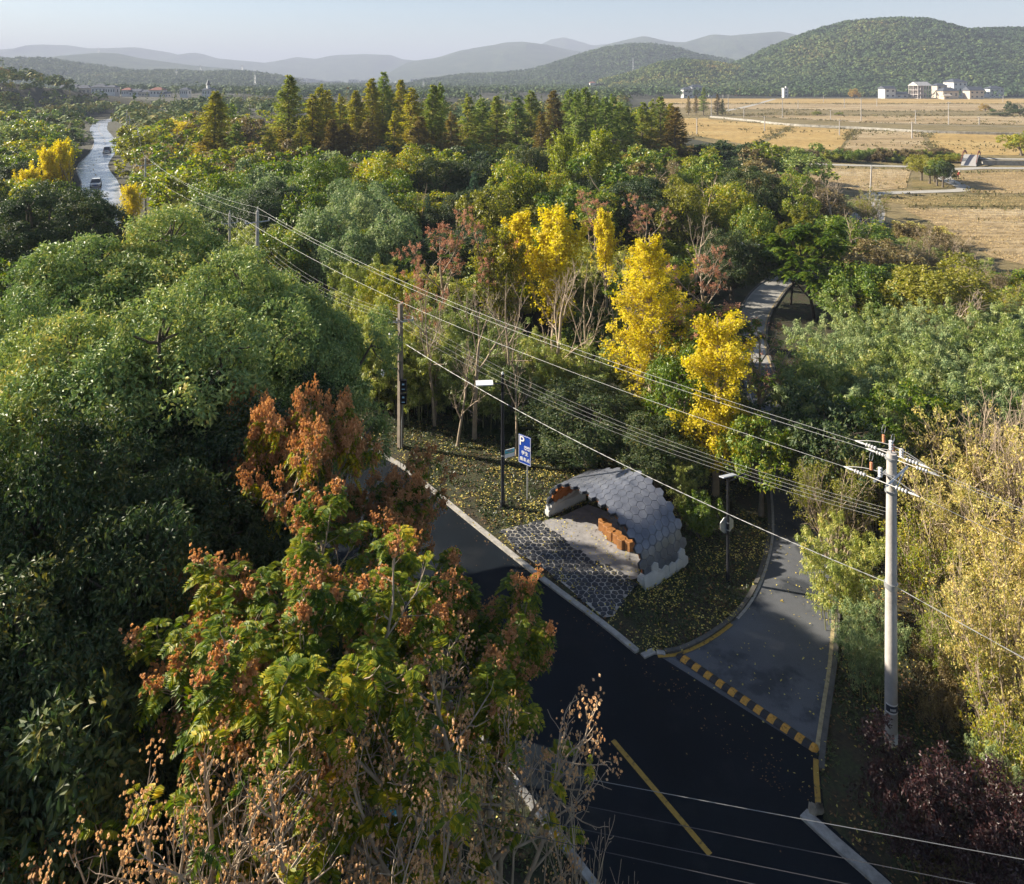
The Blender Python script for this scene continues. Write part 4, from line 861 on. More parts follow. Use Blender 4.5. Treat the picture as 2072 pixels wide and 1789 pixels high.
wire('service_cable', [np.array(PB)+[.1, -.15, 5.8], np.array(PA)+[0, 0, 4.8]], 0.0062, wire_m, 'thick twisted cable from the brown pole down across the shelter to the tall pole', None, .55, twist=.013, n=26)
wire('service_cable', [np.array(PA)+[0, 0, 4.8], NX+[0, 0, 4.6]], 0.0062, wire_m, 'thick twisted cable running on right from the middle of the tall pole', None, .8, twist=.013, n=26)
PB2 = np.array([-26., 66, 7.5])
for k, bt in enumerate(B_tips):
    q = np.array(PB)+(bt-np.array(PB))*1.0; w0 = PB2+ad*(-.6+k*.43)
    wire('power_cable', [w0, bt, np.array(PA)+[-.3+k*.12, .1, 6.75+k*.08]], .0045, dwire2, 'low voltage wire on the brown pole, %s of the four from the road side' % ('first', 'second', 'third', 'fourth')[k], 'low voltage wires on the brown pole', [1.4, .9])
simple_pole(Vector((PB2[0], PB2[1], 0)), 7.6, .13, 'pole hidden among the trees behind the brown pole', arm=1.4)
for k, (va, vb) in enumerate(((1300, 1683), (1335, 1750), (1378, 1800), (1402, 1842))):
    a, b = G(0, va, 8.0-.0*k), G(2072, vb, 8.0); a = a+(a-b)*.8; b = b+(b-a)*.5
    wire('power_cable', [np.array(a), np.array(b)], .0065, dwire_m if k else solid('wire_mid', (.2, .2, .2), .5), 'thin wire crossing low over the near road, %s of four counted from the far side' % ('first', 'second', 'third', 'last')[k], 'four thin wires across the near road', .5)
gp = 'poles standing in the rice fields'
for (x, t, b, lab) in [(178, 595, 705, 'left edge of the fields by the small conifers'), (280, 575, 685, 'behind the small conifers at the ramp road'), (375, 655, 712, 'just right of the small conifers'), (608, 600, 715, 'right of the ramp road, tall'),
    (703, 610, 660, 'far behind, under the round yellow tree'), (983, 600, 655, 'below and left of the round yellow tree'), (900, 668, 728, 'on the green bank in mid field'), (1085, 598, 733, 'tall, below the yellow tree'), (1180, 595, 645, 'far one before the left white house'),
    (1415, 670, 750, 'by the channel below the unfinished house'), (1615, 620, 755, 'tall, below the village roofs'), (954, 725, 820, 'between the second and third golden paddies'), (1393, 740, 840, 'above the path left of the wide paddy'), (500, 705, 795, 'at the wall above the first paddy'),
    (90, 715, 815, 'leftmost, at the wood edge'), (1800, 710, 755, 'small, right of the village'), (1945, 580, 620, 'at the far right below the hill'), (857, 580, 620, 'farthest, before the foot of the hill'), (248, 575, 640, 'farthest left behind the ramp'), (1100, 1010, 1012, '')]:
    if not lab: continue
    p = z4(x, b); H = (b-t)*.334*p.y/FPX; simple_pole(p, H, .19, 'pale field pole, '+lab, arm=1.6, armdir=(1, .1, 0), group=gp, three=False)
p = z4(1137, 1250); fp = thing('utility_pole', 'leaning pale pole with a crossarm where the lane meets the wood', 'utility pole', tuple(p)); fp.rotation_euler = (0, math.radians(2.5), 0)
mb = MB(); mb.tube([(0, 0, 0), (0, 0, 6.3)], [.14, .1], 8); part('pole', mb, pole_m, fp); mb = MB(); mb.tube([(-.2, 0, 6), (1.1, 0, 6)], .05, 4); mb.tube([(0, 0, 6.3), (0, 0, 6.5)], .05, 5); part('crossarm', mb, galv, fp)

# ------------------------------------------------------------------ speed bump
a, b = G(1370, 1326), G(1656, 1522); L_ = (b-a).length; sb = thing('speed_bump', 'yellow and black rubber speed bump across the side road mouth', 'speed bump', tuple(a), math.atan2((b-a).y, (b-a).x))
ry = solid('rubber_yellow', (.62, .3, .03), .6, .22, 14, stops=[(.3, (.08, .05, .02)), (.4, (.45, .22, .03)), (.6, (.62, .31, .04)), (.75, (.5, .3, .1))]); rb = solid('rubber_black', (.015, .015, .018), .5, .2, 6); nseg = 22; W_ = .17; sl0 = L_/nseg
prof = [(-W_, .02), (-W_*.72, .055), (-W_*.3, .075), (W_*.3, .075), (W_*.72, .055), (W_, .02)]
for k in range(nseg+0):
    x0, x1 = k*sl0+.004, (k+1)*sl0-.004; mb = MB(); taper = (.55 if k == 0 else 1), (.45 if k == nseg-1 else 1)
    v = np.array([[x, y_*tp, .02+z_*tp*(.6 if tp < 1 else 1)] for x, tp in ((x0, taper[0]), ((x0+x1)/2, 1), (x1, taper[1])) for y_, z_ in prof]); v[:, 2] = np.maximum(v[:, 2], .024)
    mb.add(v, [[r*6+i, (r+1)*6+i, (r+1)*6+i+1, r*6+i+1] for r in range(2) for i in range(5)])
    for e in (0, 12): mb.add(v[e:e+6], [[0, 1, 2, 3], [0, 3, 4, 5]])
    part('yellow_block' if k % 2 else 'black_block', mb, ry if k % 2 else rb, sb)
rk = MB(); c = G(1652, 1642, .1); 
for i in range(6): 
    q = np.array(c)+np.array([.05*math.cos(i), .05*math.sin(i*2), 0]); rk.tube([q+[-.12, 0, -.08], q+[-.06, .02, .06], q+[.08, 0, .07], q+[.14, .03, -.04]], [.06, .12, .11, .04], 6)
tag(link('rock', rk.mesh('rock', solid('buff_stone', (.3, .25, .18), .9, .3, 6))), 'small buff rock at the kerb end below the speed bump', 'rock')
stub = MB(); stub.box((0, 0, .03), (.5, .22, .1), .5); stub.box((.45, .05, .02), (.3, .18, .08), -.2)
tag(link('broken_kerb', stub.mesh('broken_kerb', kerb_m), None, G(1310, 1330)+Vector((.05, .1, 0))), 'broken pale kerb lumps at the grass corner of the junction', 'kerb stone')

# ------------------------------------------------------------------ cars
glass = solid('car_glass', (.02, .03, .04), .08, .1, 1, spec=.8); tyre = solid('tyre_rubber', (.02, .02, .02), .8, .1, 1); red_l = solid('tail_red', (.4, .02, .02), .3, .1, 1); hl = solid('head_lens', (.8, .82, .85), .15, .05, 1)
def car(p, rz, col, label, suv=False):
    H = 1.7 if suv else 1.45; o = thing('car', label, 'car', tuple(p), rz); m = solid('car_paint_%d' % int(col[0]*100), col, .25, .04, 1, spec=.6)
    hb = .95 if suv else .85                             # body: stations along y (front = -y)
    st = [(-2.25, .35, .62, .74), (-2.1, .28, .72, .84), (-1.3, .25, hb-.06, .9), (-.9, .25, hb, .9), (1.3, .25, hb+.04, .9), (1.9, .27, hb+.02, .88), (2.2, .33, hb-.1, .8)]
    mb = MB(); v = []
    for y_, zb, zt, hw in st: v += [(-hw*.93, y_, zb), (-hw, y_, (zb+zt)/2), (-hw*.93, y_, zt), (hw*.93, y_, zt), (hw, y_, (zb+zt)/2), (hw*.93, y_, zb)]
    mb.add(v, [[r*6+i, r*6+(i+1) % 6, (r+1)*6+(i+1) % 6, (r+1)*6+i] for r in range(len(st)-1) for i in range(6)])
    for e in (0, len(st)-1): mb.add(v[e*6:e*6+6], [[0, 1, 2, 3], [0, 3, 4, 5]])
    part('body', mb, m, o, False)
    y0, y1, y2, y3 = (-1.15, -.45, 1.5 if suv else 1.0, 2.05 if suv else 1.75); mb = MB()
    v = [(-.82, y0, hb-.02), (.82, y0, hb-.02), (-.66, y1, H-.04), (.66, y1, H-.04), (-.66, y2, H-.04), (.66, y2, H-.04), (-.8, y3, hb), (.8, y3, hb)]
    mb.add(v, [[0, 1, 3, 2], [4, 5, 7, 6], [0, 2, 4, 6], [1, 7, 5, 3]]); part('windows', mb, glass, o)
    mb = MB(); mb.box((0, (y1+y2)/2, H-.02), (1.3, y2-y1+.1, .05))
    for sx in (-1, 1):
        for (ya, za, yb, zb, xa, xb) in ((y0, hb, y1, H-.04, .82, .66), (y2, H-.04, y3, hb, .66, .8), ((y0+y3)/2, hb, (y1+y2)/2, H-.04, .83, .67)): mb.tube([(sx*xa, ya, za), (sx*xb, yb, zb)], .03, 4)
    part('roof', mb, m, o)
    for y_ in (-1.4, 1.4):
        for sx in (-.82, .82):
            mb = MB(); mb.tube([(sx-.1, y_, .33), (sx+.1, y_, .33)], .33, 14); wh = part('wheel', mb, tyre, o); mb = MB(); mb.tube([(sx+math.copysign(.08, sx), y_, .33), (sx+math.copysign(.11, sx), y_, .33)], .2, 10); link('rim', mb.mesh('rim', galv), wh)
    for sx in (-.62, .62):
        mb = MB(); mb.box((sx, -2.2, .66), (.32, .14, .13)); part('headlight', mb, hl, o); mb = MB(); mb.box((sx*1.05, 2.16, .78), (.28, .12, .14)); part('tail_light', mb, red_l, o)
        mb = MB(); mb.box((sx*1.55, -.7, hb+.08), (.16, .1, .12)); part('mirror', mb, m, o)
    mb = MB(); mb.box((0, -2.26, .5), (1.0, .05, .16)); part('grille', mb, tyre, o); mb = MB(); mb.box((0, -2.3, .42), (.44, .03, .12)); mb.box((0, 2.22, .6), (.44, .03, .12)); part('number_plate', mb, solid('plate_blue', (.03, .1, .4), .5), o)
car(G(194, 377), math.radians(28), (.6, .62, .64), 'silver sedan coming towards us on the wet far road')
car(G(217, 309), math.radians(180+26), (.66, .66, .65), 'white hatchback driving away on the far road beyond the silver sedan', True)
car(G(1716, 452), math.radians(-60), (.02, .03, .045), 'dark car parked behind branches near the leaning pole')

# ------------------------------------------------------------------ bridge
bp0, bp1 = z4(1735, 1008), z4(1768, 948); bd_ = (bp1-bp0); bl = bd_.length; br = thing('footbridge', 'small arched bridge with rusty red side rails over the stream', 'bridge', tuple(bp0), math.atan2(bd_.y, bd_.x))
t = np.linspace(0, 1, 12); az = np.sin(t*math.pi)*1.3; mb = MB(); hw = 1.5
v = np.array([[t[i]*bl, y_, az[i]+dz] for i in range(12) for y_, dz in ((-hw, -.3), (-hw, .1), (hw, .1), (hw, -.3))]); mb.add(v, [[r*4+i, r*4+(i+1) % 4, (r+1)*4+(i+1) % 4, (r+1)*4+i] for r in range(11) for i in range(4)]); part('deck', mb, solid('bridge_deck', (.36, .35, .33), .8), br)
for s in (-1, 1):
    mb = MB(); v = np.array([[t[i]*bl, s*hw+w_, az[i]*1.25+z_] for i in range(12) for w_, z_ in ((-.05, .45), (.05, .45), (.05, .95), (-.05, .95))]); mb.add(v, [[r*4+i, r*4+(i+1) % 4, (r+1)*4+(i+1) % 4, (r+1)*4+i] for r in range(11) for i in range(4)]); part('railing', mb, solid('rust_red', (.22, .07, .05), .7), br)

# ------------------------------------------------------------------ person in the field
def person(p, label):
    o = thing('person', label, 'person', tuple(p), .5)
    J = {0: (0, 0, .86), 1: (0, -.1, 1.1), 2: (0, -.22, 1.32), 3: (0, -.3, 1.46), 4: (0, -.33, 1.6), 5: (.1, 0, .84), 6: (.13, -.12, .45), 7: (.13, .02, .07), 8: (.13, -.14, .03), 9: (-.1, 0, .84), 10: (-.13, .04, .45), 11: (-.13, .12, .07), 12: (-.13, -.03, .03), 13: (.19, -.24, 1.3), 14: (.26, -.4, 1.06), 15: (.2, -.55, .86), 16: (-.19, -.24, 1.3), 17: (-.26, -.38, 1.05), 18: (-.18, -.55, .86)}
    E = [(0, 1), (1, 2), (2, 3), (3, 4), (0, 5), (5, 6), (6, 7), (7, 8), (0, 9), (9, 10), (10, 11), (11, 12), (2, 13), (13, 14), (14, 15), (2, 16), (16, 17), (17, 18)]
    r = {0: .14, 1: .13, 2: .14, 3: .06, 4: .1, 5: .09, 6: .06, 7: .045, 8: .04, 9: .09, 10: .06, 11: .045, 12: .04, 13: .065, 14: .045, 15: .035, 16: .065, 17: .045, 18: .035}
    m = bpy.data.meshes.new('body'); m.from_pydata(list(J.values()), E, []); b = link('body', m, o); m.materials.append(solid('red_jacket', (.35, .03, .03), .8)); m.materials.append(solid('dark_trousers', (.02, .02, .03), .8)); m.materials.append(solid('skin', (.5, .3, .2), .6))
    sk = b.modifiers.new('skin', 'SKIN'); b.modifiers.new('sub', 'SUBSURF').render_levels = 1
    for i, sv in enumerate(m.skin_vertices[0].data): sv.radius = (r[i], r[i])
    m.skin_vertices[0].data[0].use_root = True
    dg = bpy.context.evaluated_depsgraph_get(); nm = bpy.data.meshes.new_from_object(b.evaluated_get(dg)); b.modifiers.clear(); b.data = nm
    for q in nm.polygons: q.material_index = 1 if q.center.z < .82 and abs(q.center.x) < .3 and q.center.y > -.35 else (2 if q.center.z > 1.48 or q.center.y < -.5 else 0)
    mb = MB(); mb.tube([(0, -.33, 1.62), (0, -.34, 1.67), (0, -.34, 1.76)], [.24, .16, .06], 12); part('sun_hat', mb, solid('pale_hat', (.6, .5, .42), .8), o); return o
person(z4(1670, 1086), 'person in a red jacket and pale hat bending in the cut straw field')

# ------------------------------------------------------------------ far houses
wm1 = solid('white_render', (.56, .55, .53), .8, .06, .3); wm2 = solid('cream_render', (.5, .43, .34), .8, .08, .3); rfm = solid('dark_tiles', (.06, .07, .09), .7, .2, 1); gl = solid('far_glass', (.05, .06, .08), .25, .2, .5); rfr = solid('red_tiles', (.25, .09, .06), .8, .2, 1)
def house(u0, u1, vb, Y, H, depth, rz, label, roof='hip', wm=wm1, rm=rfm, cols=3, rows=2, group=None, frame=False, name='house', roofh=None, gnd=0):
    x0, x1 = AT(u0, vb, Y).x, AT(u1, vb, Y).x; W = x1-x0; zb = gnd
    o = thing(name, label, 'house' if name == 'house' else 'building', ((x0+x1)/2, Y, zb), rz, group); D = depth; mb = MB()
    if frame:
        for ix in range(cols+1):
            for iy in (-1, 0, 1): mb.box((-W/2+W*ix/cols, iy*D/2*.96, H/2), (.55, .5, H))
        for k in range(rows+1): mb.box((0, 0, H*k/rows), (W+.5, D, .45))
        mb.box((0, D*.3, H/2), (W*.96, .3, H))
    else: mb.box((0, 0, H/2-.5), (W, D, H+1))
    part('wall', mb, wm, o); mb = MB(); rh = roofh or (W*.16+.8); e = .9
    if roof == 'hip': v = [(-W/2-e, -D/2-e, H), (W/2+e, -D/2-e, H), (W/2+e, D/2+e, H), (-W/2-e, D/2+e, H), (-W*.2, 0, H+rh), (W*.2, 0, H+rh)]
    elif roof == 'gable': v = [(-W/2-e, -D/2-e, H), (W/2+e, -D/2-e, H), (W/2+e, D/2+e, H), (-W/2-e, D/2+e, H), (-W/2-e*.7, 0, H+rh), (W/2+e*.7, 0, H+rh)]
    if roof in ('hip', 'gable'): mb.add(v, [[0, 1, 5, 4], [2, 3, 4, 5], [0, 3, 2, 1]]); mb.addt(v, [[1, 2, 5], [3, 0, 4]]); part('roof', mb, rm, o)
    else: mb.box((0, 0, H+.15), (W+.8, D+.8, .5)); mb.box((W*.2, 0, H+1.2), (W*.25, D*.4, 1.8)); part('roof', mb, wm, o)
    if not frame:
        for k in range(rows):
            for c in range(cols):
                mb = MB(); x = -W/2+W*(c+.5)/cols; z = H*(k+.55)/rows; mb.box((x, -D/2-.02, z), (W/cols*.38, .12, H/rows*.36)); part('window', mb, gl, o)
        for k in range(rows): mb = MB(); mb.box((W/2+.02, 0, H*(k+.55)/rows), (.12, D*.25, H/rows*.4)); part('window', mb, gl, o)
    return o
gv = 'houses of the village under the big hill'
def zh(x): return 1822+x*.1207
house(zh(195), zh(460), 197, 735, 13.2, 12, .25, 'unfinished concrete frame house, leftmost of the tall ones in the right village', 'gable', solid('raw_concrete', (.5, .45, .42), .9), solid('raw_roof', (.5, .48, .45), .9), 5, 3, gv, True, roofh=4)
house(zh(555), zh(740), 196, 760, 13, 9, .15, 'yellowish villa between the unfinished house and the big white house', 'hip', wm2, rfm, 2, 3, gv)
house(zh(772), zh(1060), 196, 775, 16.8, 13, .3, 'biggest white three storey house with a dark hipped roof', 'hip', wm1, rfm, 3, 3, gv)
house(zh(640), zh(930), 199, 722, 8, 10, .15, 'low cream house with a dark porch roof in front of the biggest white house', 'hip', wm2, rfm, 3, 1, gv)
house(zh(1095), zh(1350), 199, 715, 8.6, 10, .1, 'two storey cream house with a long grey roof right of the biggest house', 'gable', wm2, rfm, 3, 2, gv, roofh=4)
house(zh(1440), zh(1690), 193, 770, 9.5, 9, .1, 'separate white villa at the right end of the village', 'hip', wm1, rfm, 3, 2, gv)
house(1781, 1808, 198, 740, 10, 9, .3, 'white house with a grey gable standing left of the unfinished frame', 'gable', wm1, rfm, 2, 2, gv)
house(1808, 1834, 197, 745, 4, 7, .1, 'low grey shed between the left white house and the unfinished frame', 'gable', wm1, rfm, 2, 1, gv)
house(1584, 1593, 196, 770, 10, 5, .1, 'narrow white block at the foot of the hill left of the village', 'flat', wm1, rfm, 1, 3, gv)
house(zh(700), zh(820), 200, 704, 3.4, 5, .1, 'tiny cream outbuilding by the village road', 'gable', wm2, wm2, 1, 1, gv)
gl2 = 'houses at the left edge of the big hill'
house(1380, 1400, 197, 760, 9, 9, .1, 'white villa at the left foot of the big hill', 'hip', wm1, rfm, 2, 2, gl2); house(1396, 1420, 196, 800, 11, 9, .2, 'taller villa behind the one at the left foot of the big hill', 'hip', wm1, rfm, 2, 3, gl2); house(1433, 1454, 197, 790, 4, 6, 0, 'low white building right of the villas at the hill foot', 'flat', wm1, rfm, 2, 1, gl2)
gw_ = 'houses of the village at the left behind the far road'
for (x0, x1, t, b, lab, rm, rf, wmm) in [(388, 470, 512, 535, 'long dark roofed house at the left end of the left village', rfm, 'gable', wm2), (470, 560, 516, 548, 'wide grey roofed house second from the left in the left village', rfm, 'hip', wm2), (572, 655, 510, 552, 'big dark hipped roof left of the red banded house', rfm, 'hip', wm1), (655, 712, 516, 552, 'smaller dark roofed house joined to the big hipped one', rfm, 'hip', wm1),
    (755, 805, 533, 557, 'white flat house with a reddish roof edge in the left village', rfr, 'hip', wm1), (800, 862, 540, 572, 'dark roofed house right of the white flat one', rfm, 'gable', wm1), (858, 925, 545, 600, 'cream two storey house with rows of windows in the left village', rfm, 'hip', wm2), (925, 1000, 530, 556, 'white house with a red roof right of the cream one', rfr, 'hip', wm1), (985, 1028, 557, 580, 'low grey house below the red roofed one', rfm, 'gable', wm1), (1105, 1150, 532, 560, 'pale house half lost in trees in the left village', rfm, 'hip', wm1), (1240, 1300, 530, 562, 'white villa with a turret at the right of the left village', rfm, 'hip', wm1), (490, 640, 555, 585, 'long low greyish row below the hipped roofs', rfm, 'flat', wm1), (690, 735, 590, 612, 'small white gabled barn near the far road', rfr, 'gable', wm1)]:
    Y = 620 if t < 580 else 470; v1 = t*.333; vb = b*.333; Ht = CAM_H-(v1-V0)*Y/FPX; W = (x1-x0)*.333*Y/FPX; rh = W*.16+.8
    house(x0*.333, x1*.333, vb, Y, max(3, Ht-rh), 10, .12, lab, rf, wmm, rm, 4, 2, gw_)
tw = thing('turret', 'small dark pointed turret of the white villa in the left village', 'tower', (AT(1265*.333, 0, 618).x, 618, 0)); mb = MB(); mb.tube([(0, 0, 0), (0, 0, 15)], 1.6, 4); part('wall', mb, wm1, tw); mb = MB(); mb.tube([(0, 0, 15), (0, 0, 19.5)], [2.4, .1], 4); part('roof', mb, rfm, tw)
rng = np.random.default_rng(12)
for i, (u0, u1, t) in enumerate([(612, 622, 158), (626, 640, 157), (640, 652, 159), (706, 725, 158), (728, 746, 159), (760, 775, 160), (832, 846, 157), (848, 858, 159), (862, 870, 160), (884, 898, 161), (908, 920, 162), (936, 946, 156), (1036, 1048, 172), (1066, 1078, 170), (770, 790, 163), (800, 815, 162), (590, 604, 163), (668, 690, 161)]):
    Y = 2450 if i not in (12, 13) else 1300; house(u0, u1, 168, Y, max(8, CAM_H-(t-V0)*Y/FPX-6), 22, rng.normal()*.2, 'hazy white city block below the mountains, number %s from the left side' % ('first second third fourth fifth sixth seventh eighth ninth tenth eleventh twelfth thirteenth fourteenth fifteenth sixteenth seventeenth eighteenth'.split()[i]), 'flat', solid('grey_render', (.42, .43, .43), .8, .06, .3), rfm, 3, 2, 'white city blocks on the hazy plain', name='building')
hb_ = house(1193, 1204, 176, 1300, 13, 9, .1, 'white tower house with red roof at the foot of the mast hill', 'hip', wm1, rfr, 3, 3, None)
# lattice masts
def mast(u, vt, vb, Y, wd, label, plat=False):
    x = AT(u, vt, Y).x; zt = CAM_H-(vt-V0)*Y/FPX; zb = CAM_H-(vb-V0)*Y/FPX-3; H = zt-zb; o = thing('lattice_mast', label, 'mast', (x, Y, zb)); mb = MB(); k = 9; r = wd*.035
    for sx, sy in ((-1, -1), (1, -1), (1, 1), (-1, 1)): mb.tube([(sx*wd/2, sy*wd/2, 0), (sx*wd*.12, sy*wd*.12, H)], r, 4)
    for i in range(k):
        a, b = wd/2*(1-.76*i/k), wd/2*(1-.76*(i+1)/k); z0, z1 = H*i/k, H*(i+1)/k
        for s in (-1, 1): mb.tube([(-a, s*a, z0), (b, s*b, z1)], r*.6, 4); mb.tube([(a, s*a, z0), (-b, s*b, z1)], r*.6, 4)
    part('lattice', mb, galv, o); mb = MB()
    for z in ((.97, .86) if plat else (.92, .8, .68)): mb.box((0, 0, H*z), (wd*(1.2 if plat else 1.7), wd*(1.2 if plat else .12), r*2.2))
    part('platform' if plat else 'arm', mb, galv, o)
mast(1281, 117, 150, 1640, 4.5, 'lattice telecom mast on the slope of the wooded hill', True); mast(199, 96, 112, 3250, 13, 'power pylon on top of the left blue hill'); mast(490, 131, 152, 1750, 6, 'power pylon in haze at the left of centre'); mast(516, 143, 168, 1300, 4, 'right one of the hazy left pylons'); mast(406, 131, 146, 1800, 5, 'thin pylon above the low wooded hill'); mast(357, 139, 158, 1550, 5, 'pale pylon leftmost above the village'); mast(993, 158, 178, 1300, 3, 'slim pale mast on the plain in the middle'); mast(857, 162, 178, 1200, 3, 'dark short mast before the city blocks')
# ------------------------------------------------------------------ foliage materials
bark = solid('bark_grey', (.13, .105, .08), .9, .35, 3); bark_p = solid('bark_pale', (.36, .28, .2), .85, .25, 3); bark_d = solid('bark_dark', (.06, .045, .035), .9, .35, 3); cane = solid('bamboo_cane', (.2, .2, .08), .6, .3, 2)
LM = {
 'camphor': leafmat('leaf_camphor', [(.0, (0.112, 0.190, 0.061)), (.5, (0.239, 0.315, 0.097)), (.85, (0.479, 0.483, 0.134)), (1, (0.750, 0.588, 0.179))], .16, .5, .4),
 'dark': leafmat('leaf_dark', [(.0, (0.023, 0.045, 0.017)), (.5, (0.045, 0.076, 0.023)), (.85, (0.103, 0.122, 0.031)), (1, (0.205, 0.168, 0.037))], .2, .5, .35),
 'green': leafmat('leaf_green', [(.0, (0.062, 0.121, 0.015)), (.5, (0.133, 0.200, 0.022)), (.8, (0.295, 0.301, 0.030)), (1, (0.589, 0.402, 0.035))], .3),
 'yellowgreen': leafmat('leaf_yellowgreen', [(.0, (0.074, 0.125, 0.017)), (.4, (0.192, 0.239, 0.028)), (.75, (0.385, 0.349, 0.039)), (1, (0.563, 0.392, 0.044))], .38),
 'lime': leafmat('leaf_lime', [(.0, (.1, .15, .02)), (.5, (.24, .28, .035)), (1, (.38, .36, .06))], .4),
 'greygreen': leafmat('leaf_greygreen', [(.0, (0.095, 0.166, 0.067)), (.5, (0.219, 0.276, 0.111)), (.85, (0.438, 0.470, 0.201)), (1, (0.627, 0.609, 0.268))], .22, .55, .25),
 'bamboo': leafmat('leaf_bamboo', [(.0, (0.124, 0.174, 0.038)), (.45, (0.276, 0.316, 0.068)), (.8, (0.498, 0.478, 0.118)), (1, (0.717, 0.565, 0.196))], .33),
 'bamboo_dark': leafmat('leaf_bamboo_dark', [(.0, (0.081, 0.137, 0.034)), (.45, (0.190, 0.250, 0.061)), (.8, (0.347, 0.374, 0.095)), (1, (0.569, 0.499, 0.156))], .28, .4),
 'ginkgo': leafmat('leaf_ginkgo', [(.0, (0.420, 0.297, 0.021)), (.5, (0.620, 0.498, 0.034)), (1, (0.760, 0.665, 0.101))], .42, .6, .25, tint=.05),
 'ginkgo2': leafmat('leaf_ginkgo_lemon', [(.0, (0.420, 0.315, 0.018)), (.5, (0.620, 0.504, 0.036)), (1, (0.760, 0.651, 0.108))], .42, .6, .25, tint=.05),
 'frond': leafmat('leaf_goldenrain', [(.0, (0.043, 0.092, 0.011)), (.35, (0.114, 0.171, 0.013)), (.65, (0.284, 0.290, 0.015)), (.85, (0.540, 0.421, 0.022)), (1, (0.710, 0.394, 0.032))], .42, .5, .3, pscale=.8, patch=.5),
 'frond_green': leafmat('leaf_pinnate_green', [(.0, (0.041, 0.089, 0.013)), (.5, (0.101, 0.161, 0.016)), (.85, (0.242, 0.274, 0.022)), (1, (0.605, 0.402, 0.032))], .36, .45, .4),
 'pod': leafmat('pod_rust', [(.0, (0.330, 0.138, 0.052)), (.5, (0.572, 0.299, 0.130)), (1, (0.770, 0.483, 0.260))], .3, .6, .3, tint=.05),
 'pod_tan': leafmat('pod_tan', [(.0, (.4, .22, .1)), (.5, (.64, .41, .22)), (1, (.8, .58, .36))], .35, .6, .3, tint=.05),
 'pod_pink': leafmat('pod_pink', [(.0, (.35, .17, .1)), (.5, (.55, .3, .2)), (1, (.68, .45, .33))], .3, .6, .3),
 'meta': leafmat('needle_green', [(.0, (0.125, 0.172, 0.034)), (.5, (0.250, 0.299, 0.051)), (1, (0.499, 0.460, 0.085))], .3, .6, .2, zgrad=(2., 13., (.23, .12, .03))),
 'meta_rust': leafmat('needle_rust', [(.0, (0.126, 0.084, 0.024)), (.5, (0.216, 0.156, 0.048)), (1, (0.270, 0.240, 0.072))], .3, .6, .2),
 'meta_olive': leafmat('needle_olive', [(.0, (0.134, 0.168, 0.023)), (.5, (0.360, 0.337, 0.047)), (1, (0.586, 0.473, 0.079))], .3, .6, .2, zgrad=(1., 12., (.27, .13, .03))),
 'meta_dark': leafmat('needle_dark', [(.0, (0.089, 0.151, 0.040)), (.5, (0.209, 0.276, 0.059)), (1, (0.386, 0.413, 0.099))], .25, .6, .2),
 'spruce': leafmat('needle_blue', [(.0, (0.030, 0.075, 0.045)), (.5, (0.075, 0.135, 0.075)), (1, (0.150, 0.225, 0.120))], .2, .6, .2),
 'shrub': leafmat('leaf_shrub', [(.0, (0.153, 0.173, 0.044)), (.4, (0.415, 0.374, 0.105)), (.75, (0.675, 0.546, 0.194)), (1, (0.844, 0.633, 0.299))], .4, .5, .35),
 'rust': leafmat('leaf_rust', [(.0, (0.092, 0.075, 0.031)), (.5, (0.204, 0.149, 0.062)), (1, (0.326, 0.269, 0.109))], .3),
 'orange': leafmat('leaf_orange', [(.0, (0.170, 0.110, 0.024)), (.5, (0.357, 0.220, 0.036)), (1, (0.468, 0.352, 0.060))], .38),
 'amber': leafmat('leaf_amber', [(.0, (0.095, 0.117, 0.022)), (.5, (0.238, 0.234, 0.033)), (1, (0.374, 0.324, 0.055))], .4),
 'maroon': leafmat('leaf_maroon', [(.0, (0.020, 0.007, 0.008)), (.5, (0.045, 0.015, 0.014)), (1, (0.080, 0.030, 0.025))], .25),
 'red': leafmat('leaf_red', [(.0, (.2, .03, .01)), (1, (.5, .1, .03))], .35),
}
# ------------------------------------------------------------------ one tree of each kind (height, radius, meshes)
PROTO = {}
def proto(key, H, R, d, barkm, leaf, podm=None):
    ms = {}
    for k, mb in d.items():
        ms[k] = mb.mesh(key+'_'+k, {'trunk': barkm, 'crown': LM[leaf], 'seed_pods': LM[podm] if podm else None}[k], k == 'trunk')
    PROTO[key] = (H, R, ms)
proto('camphorA', 14, 6, dome_tree(1, 14, 6, 3.0, 56, 20, 100, .17, .075, .235, .38, droop=.3), bark, 'camphor')
proto('camphorB', 13, 4.5, dome_tree(2, 13, 4.5, 2.5, 42, 18, 105, .165, .07, .26, .38, droop=.3), bark, 'camphor')
proto('camphorD', 13, 3.2, dome_tree(10, 13, 3.2, 6.3, 22, 22, 90, .15, .066, .37, .36, droop=.3, rough=.26), bark, 'camphor')
proto('camphorC', 11, 4.2, dome_tree(3, 11, 4.2, 2.0, 24, 14, 70, .24, .1, .34, .42), bark, 'camphor')
proto('broadA', 9, 3.6, dome_tree(4, 9, 3.6, 1.8, 20, 12, 46, .27, .15, .36, .45, rough=.18), bark, 'green')
proto('broadB', 9, 3.6, dome_tree(5, 9, 3.6, 1.2, 16, 12, 50, .27, .14, .40, .42, rough=.22), bark, 'green')
proto('broadC', 8, 3.0, dome_tree(6, 8, 3.0, 2.2, 14, 10, 34, .28, .15, .38, .4, rough=.3, dj=1), bark, 'green')
proto('farA', 9, 3.8, dome_tree(7, 9, 3.8, 1.5, 16, 9, 24, .42, .26, .36, .45, rough=.2), bark, 'green')
proto('farB', 8, 3.4, dome_tree(8, 8, 3.4, 1.5, 14, 9, 24, .42, .26, .4, .42, rough=.25), bark, 'green')
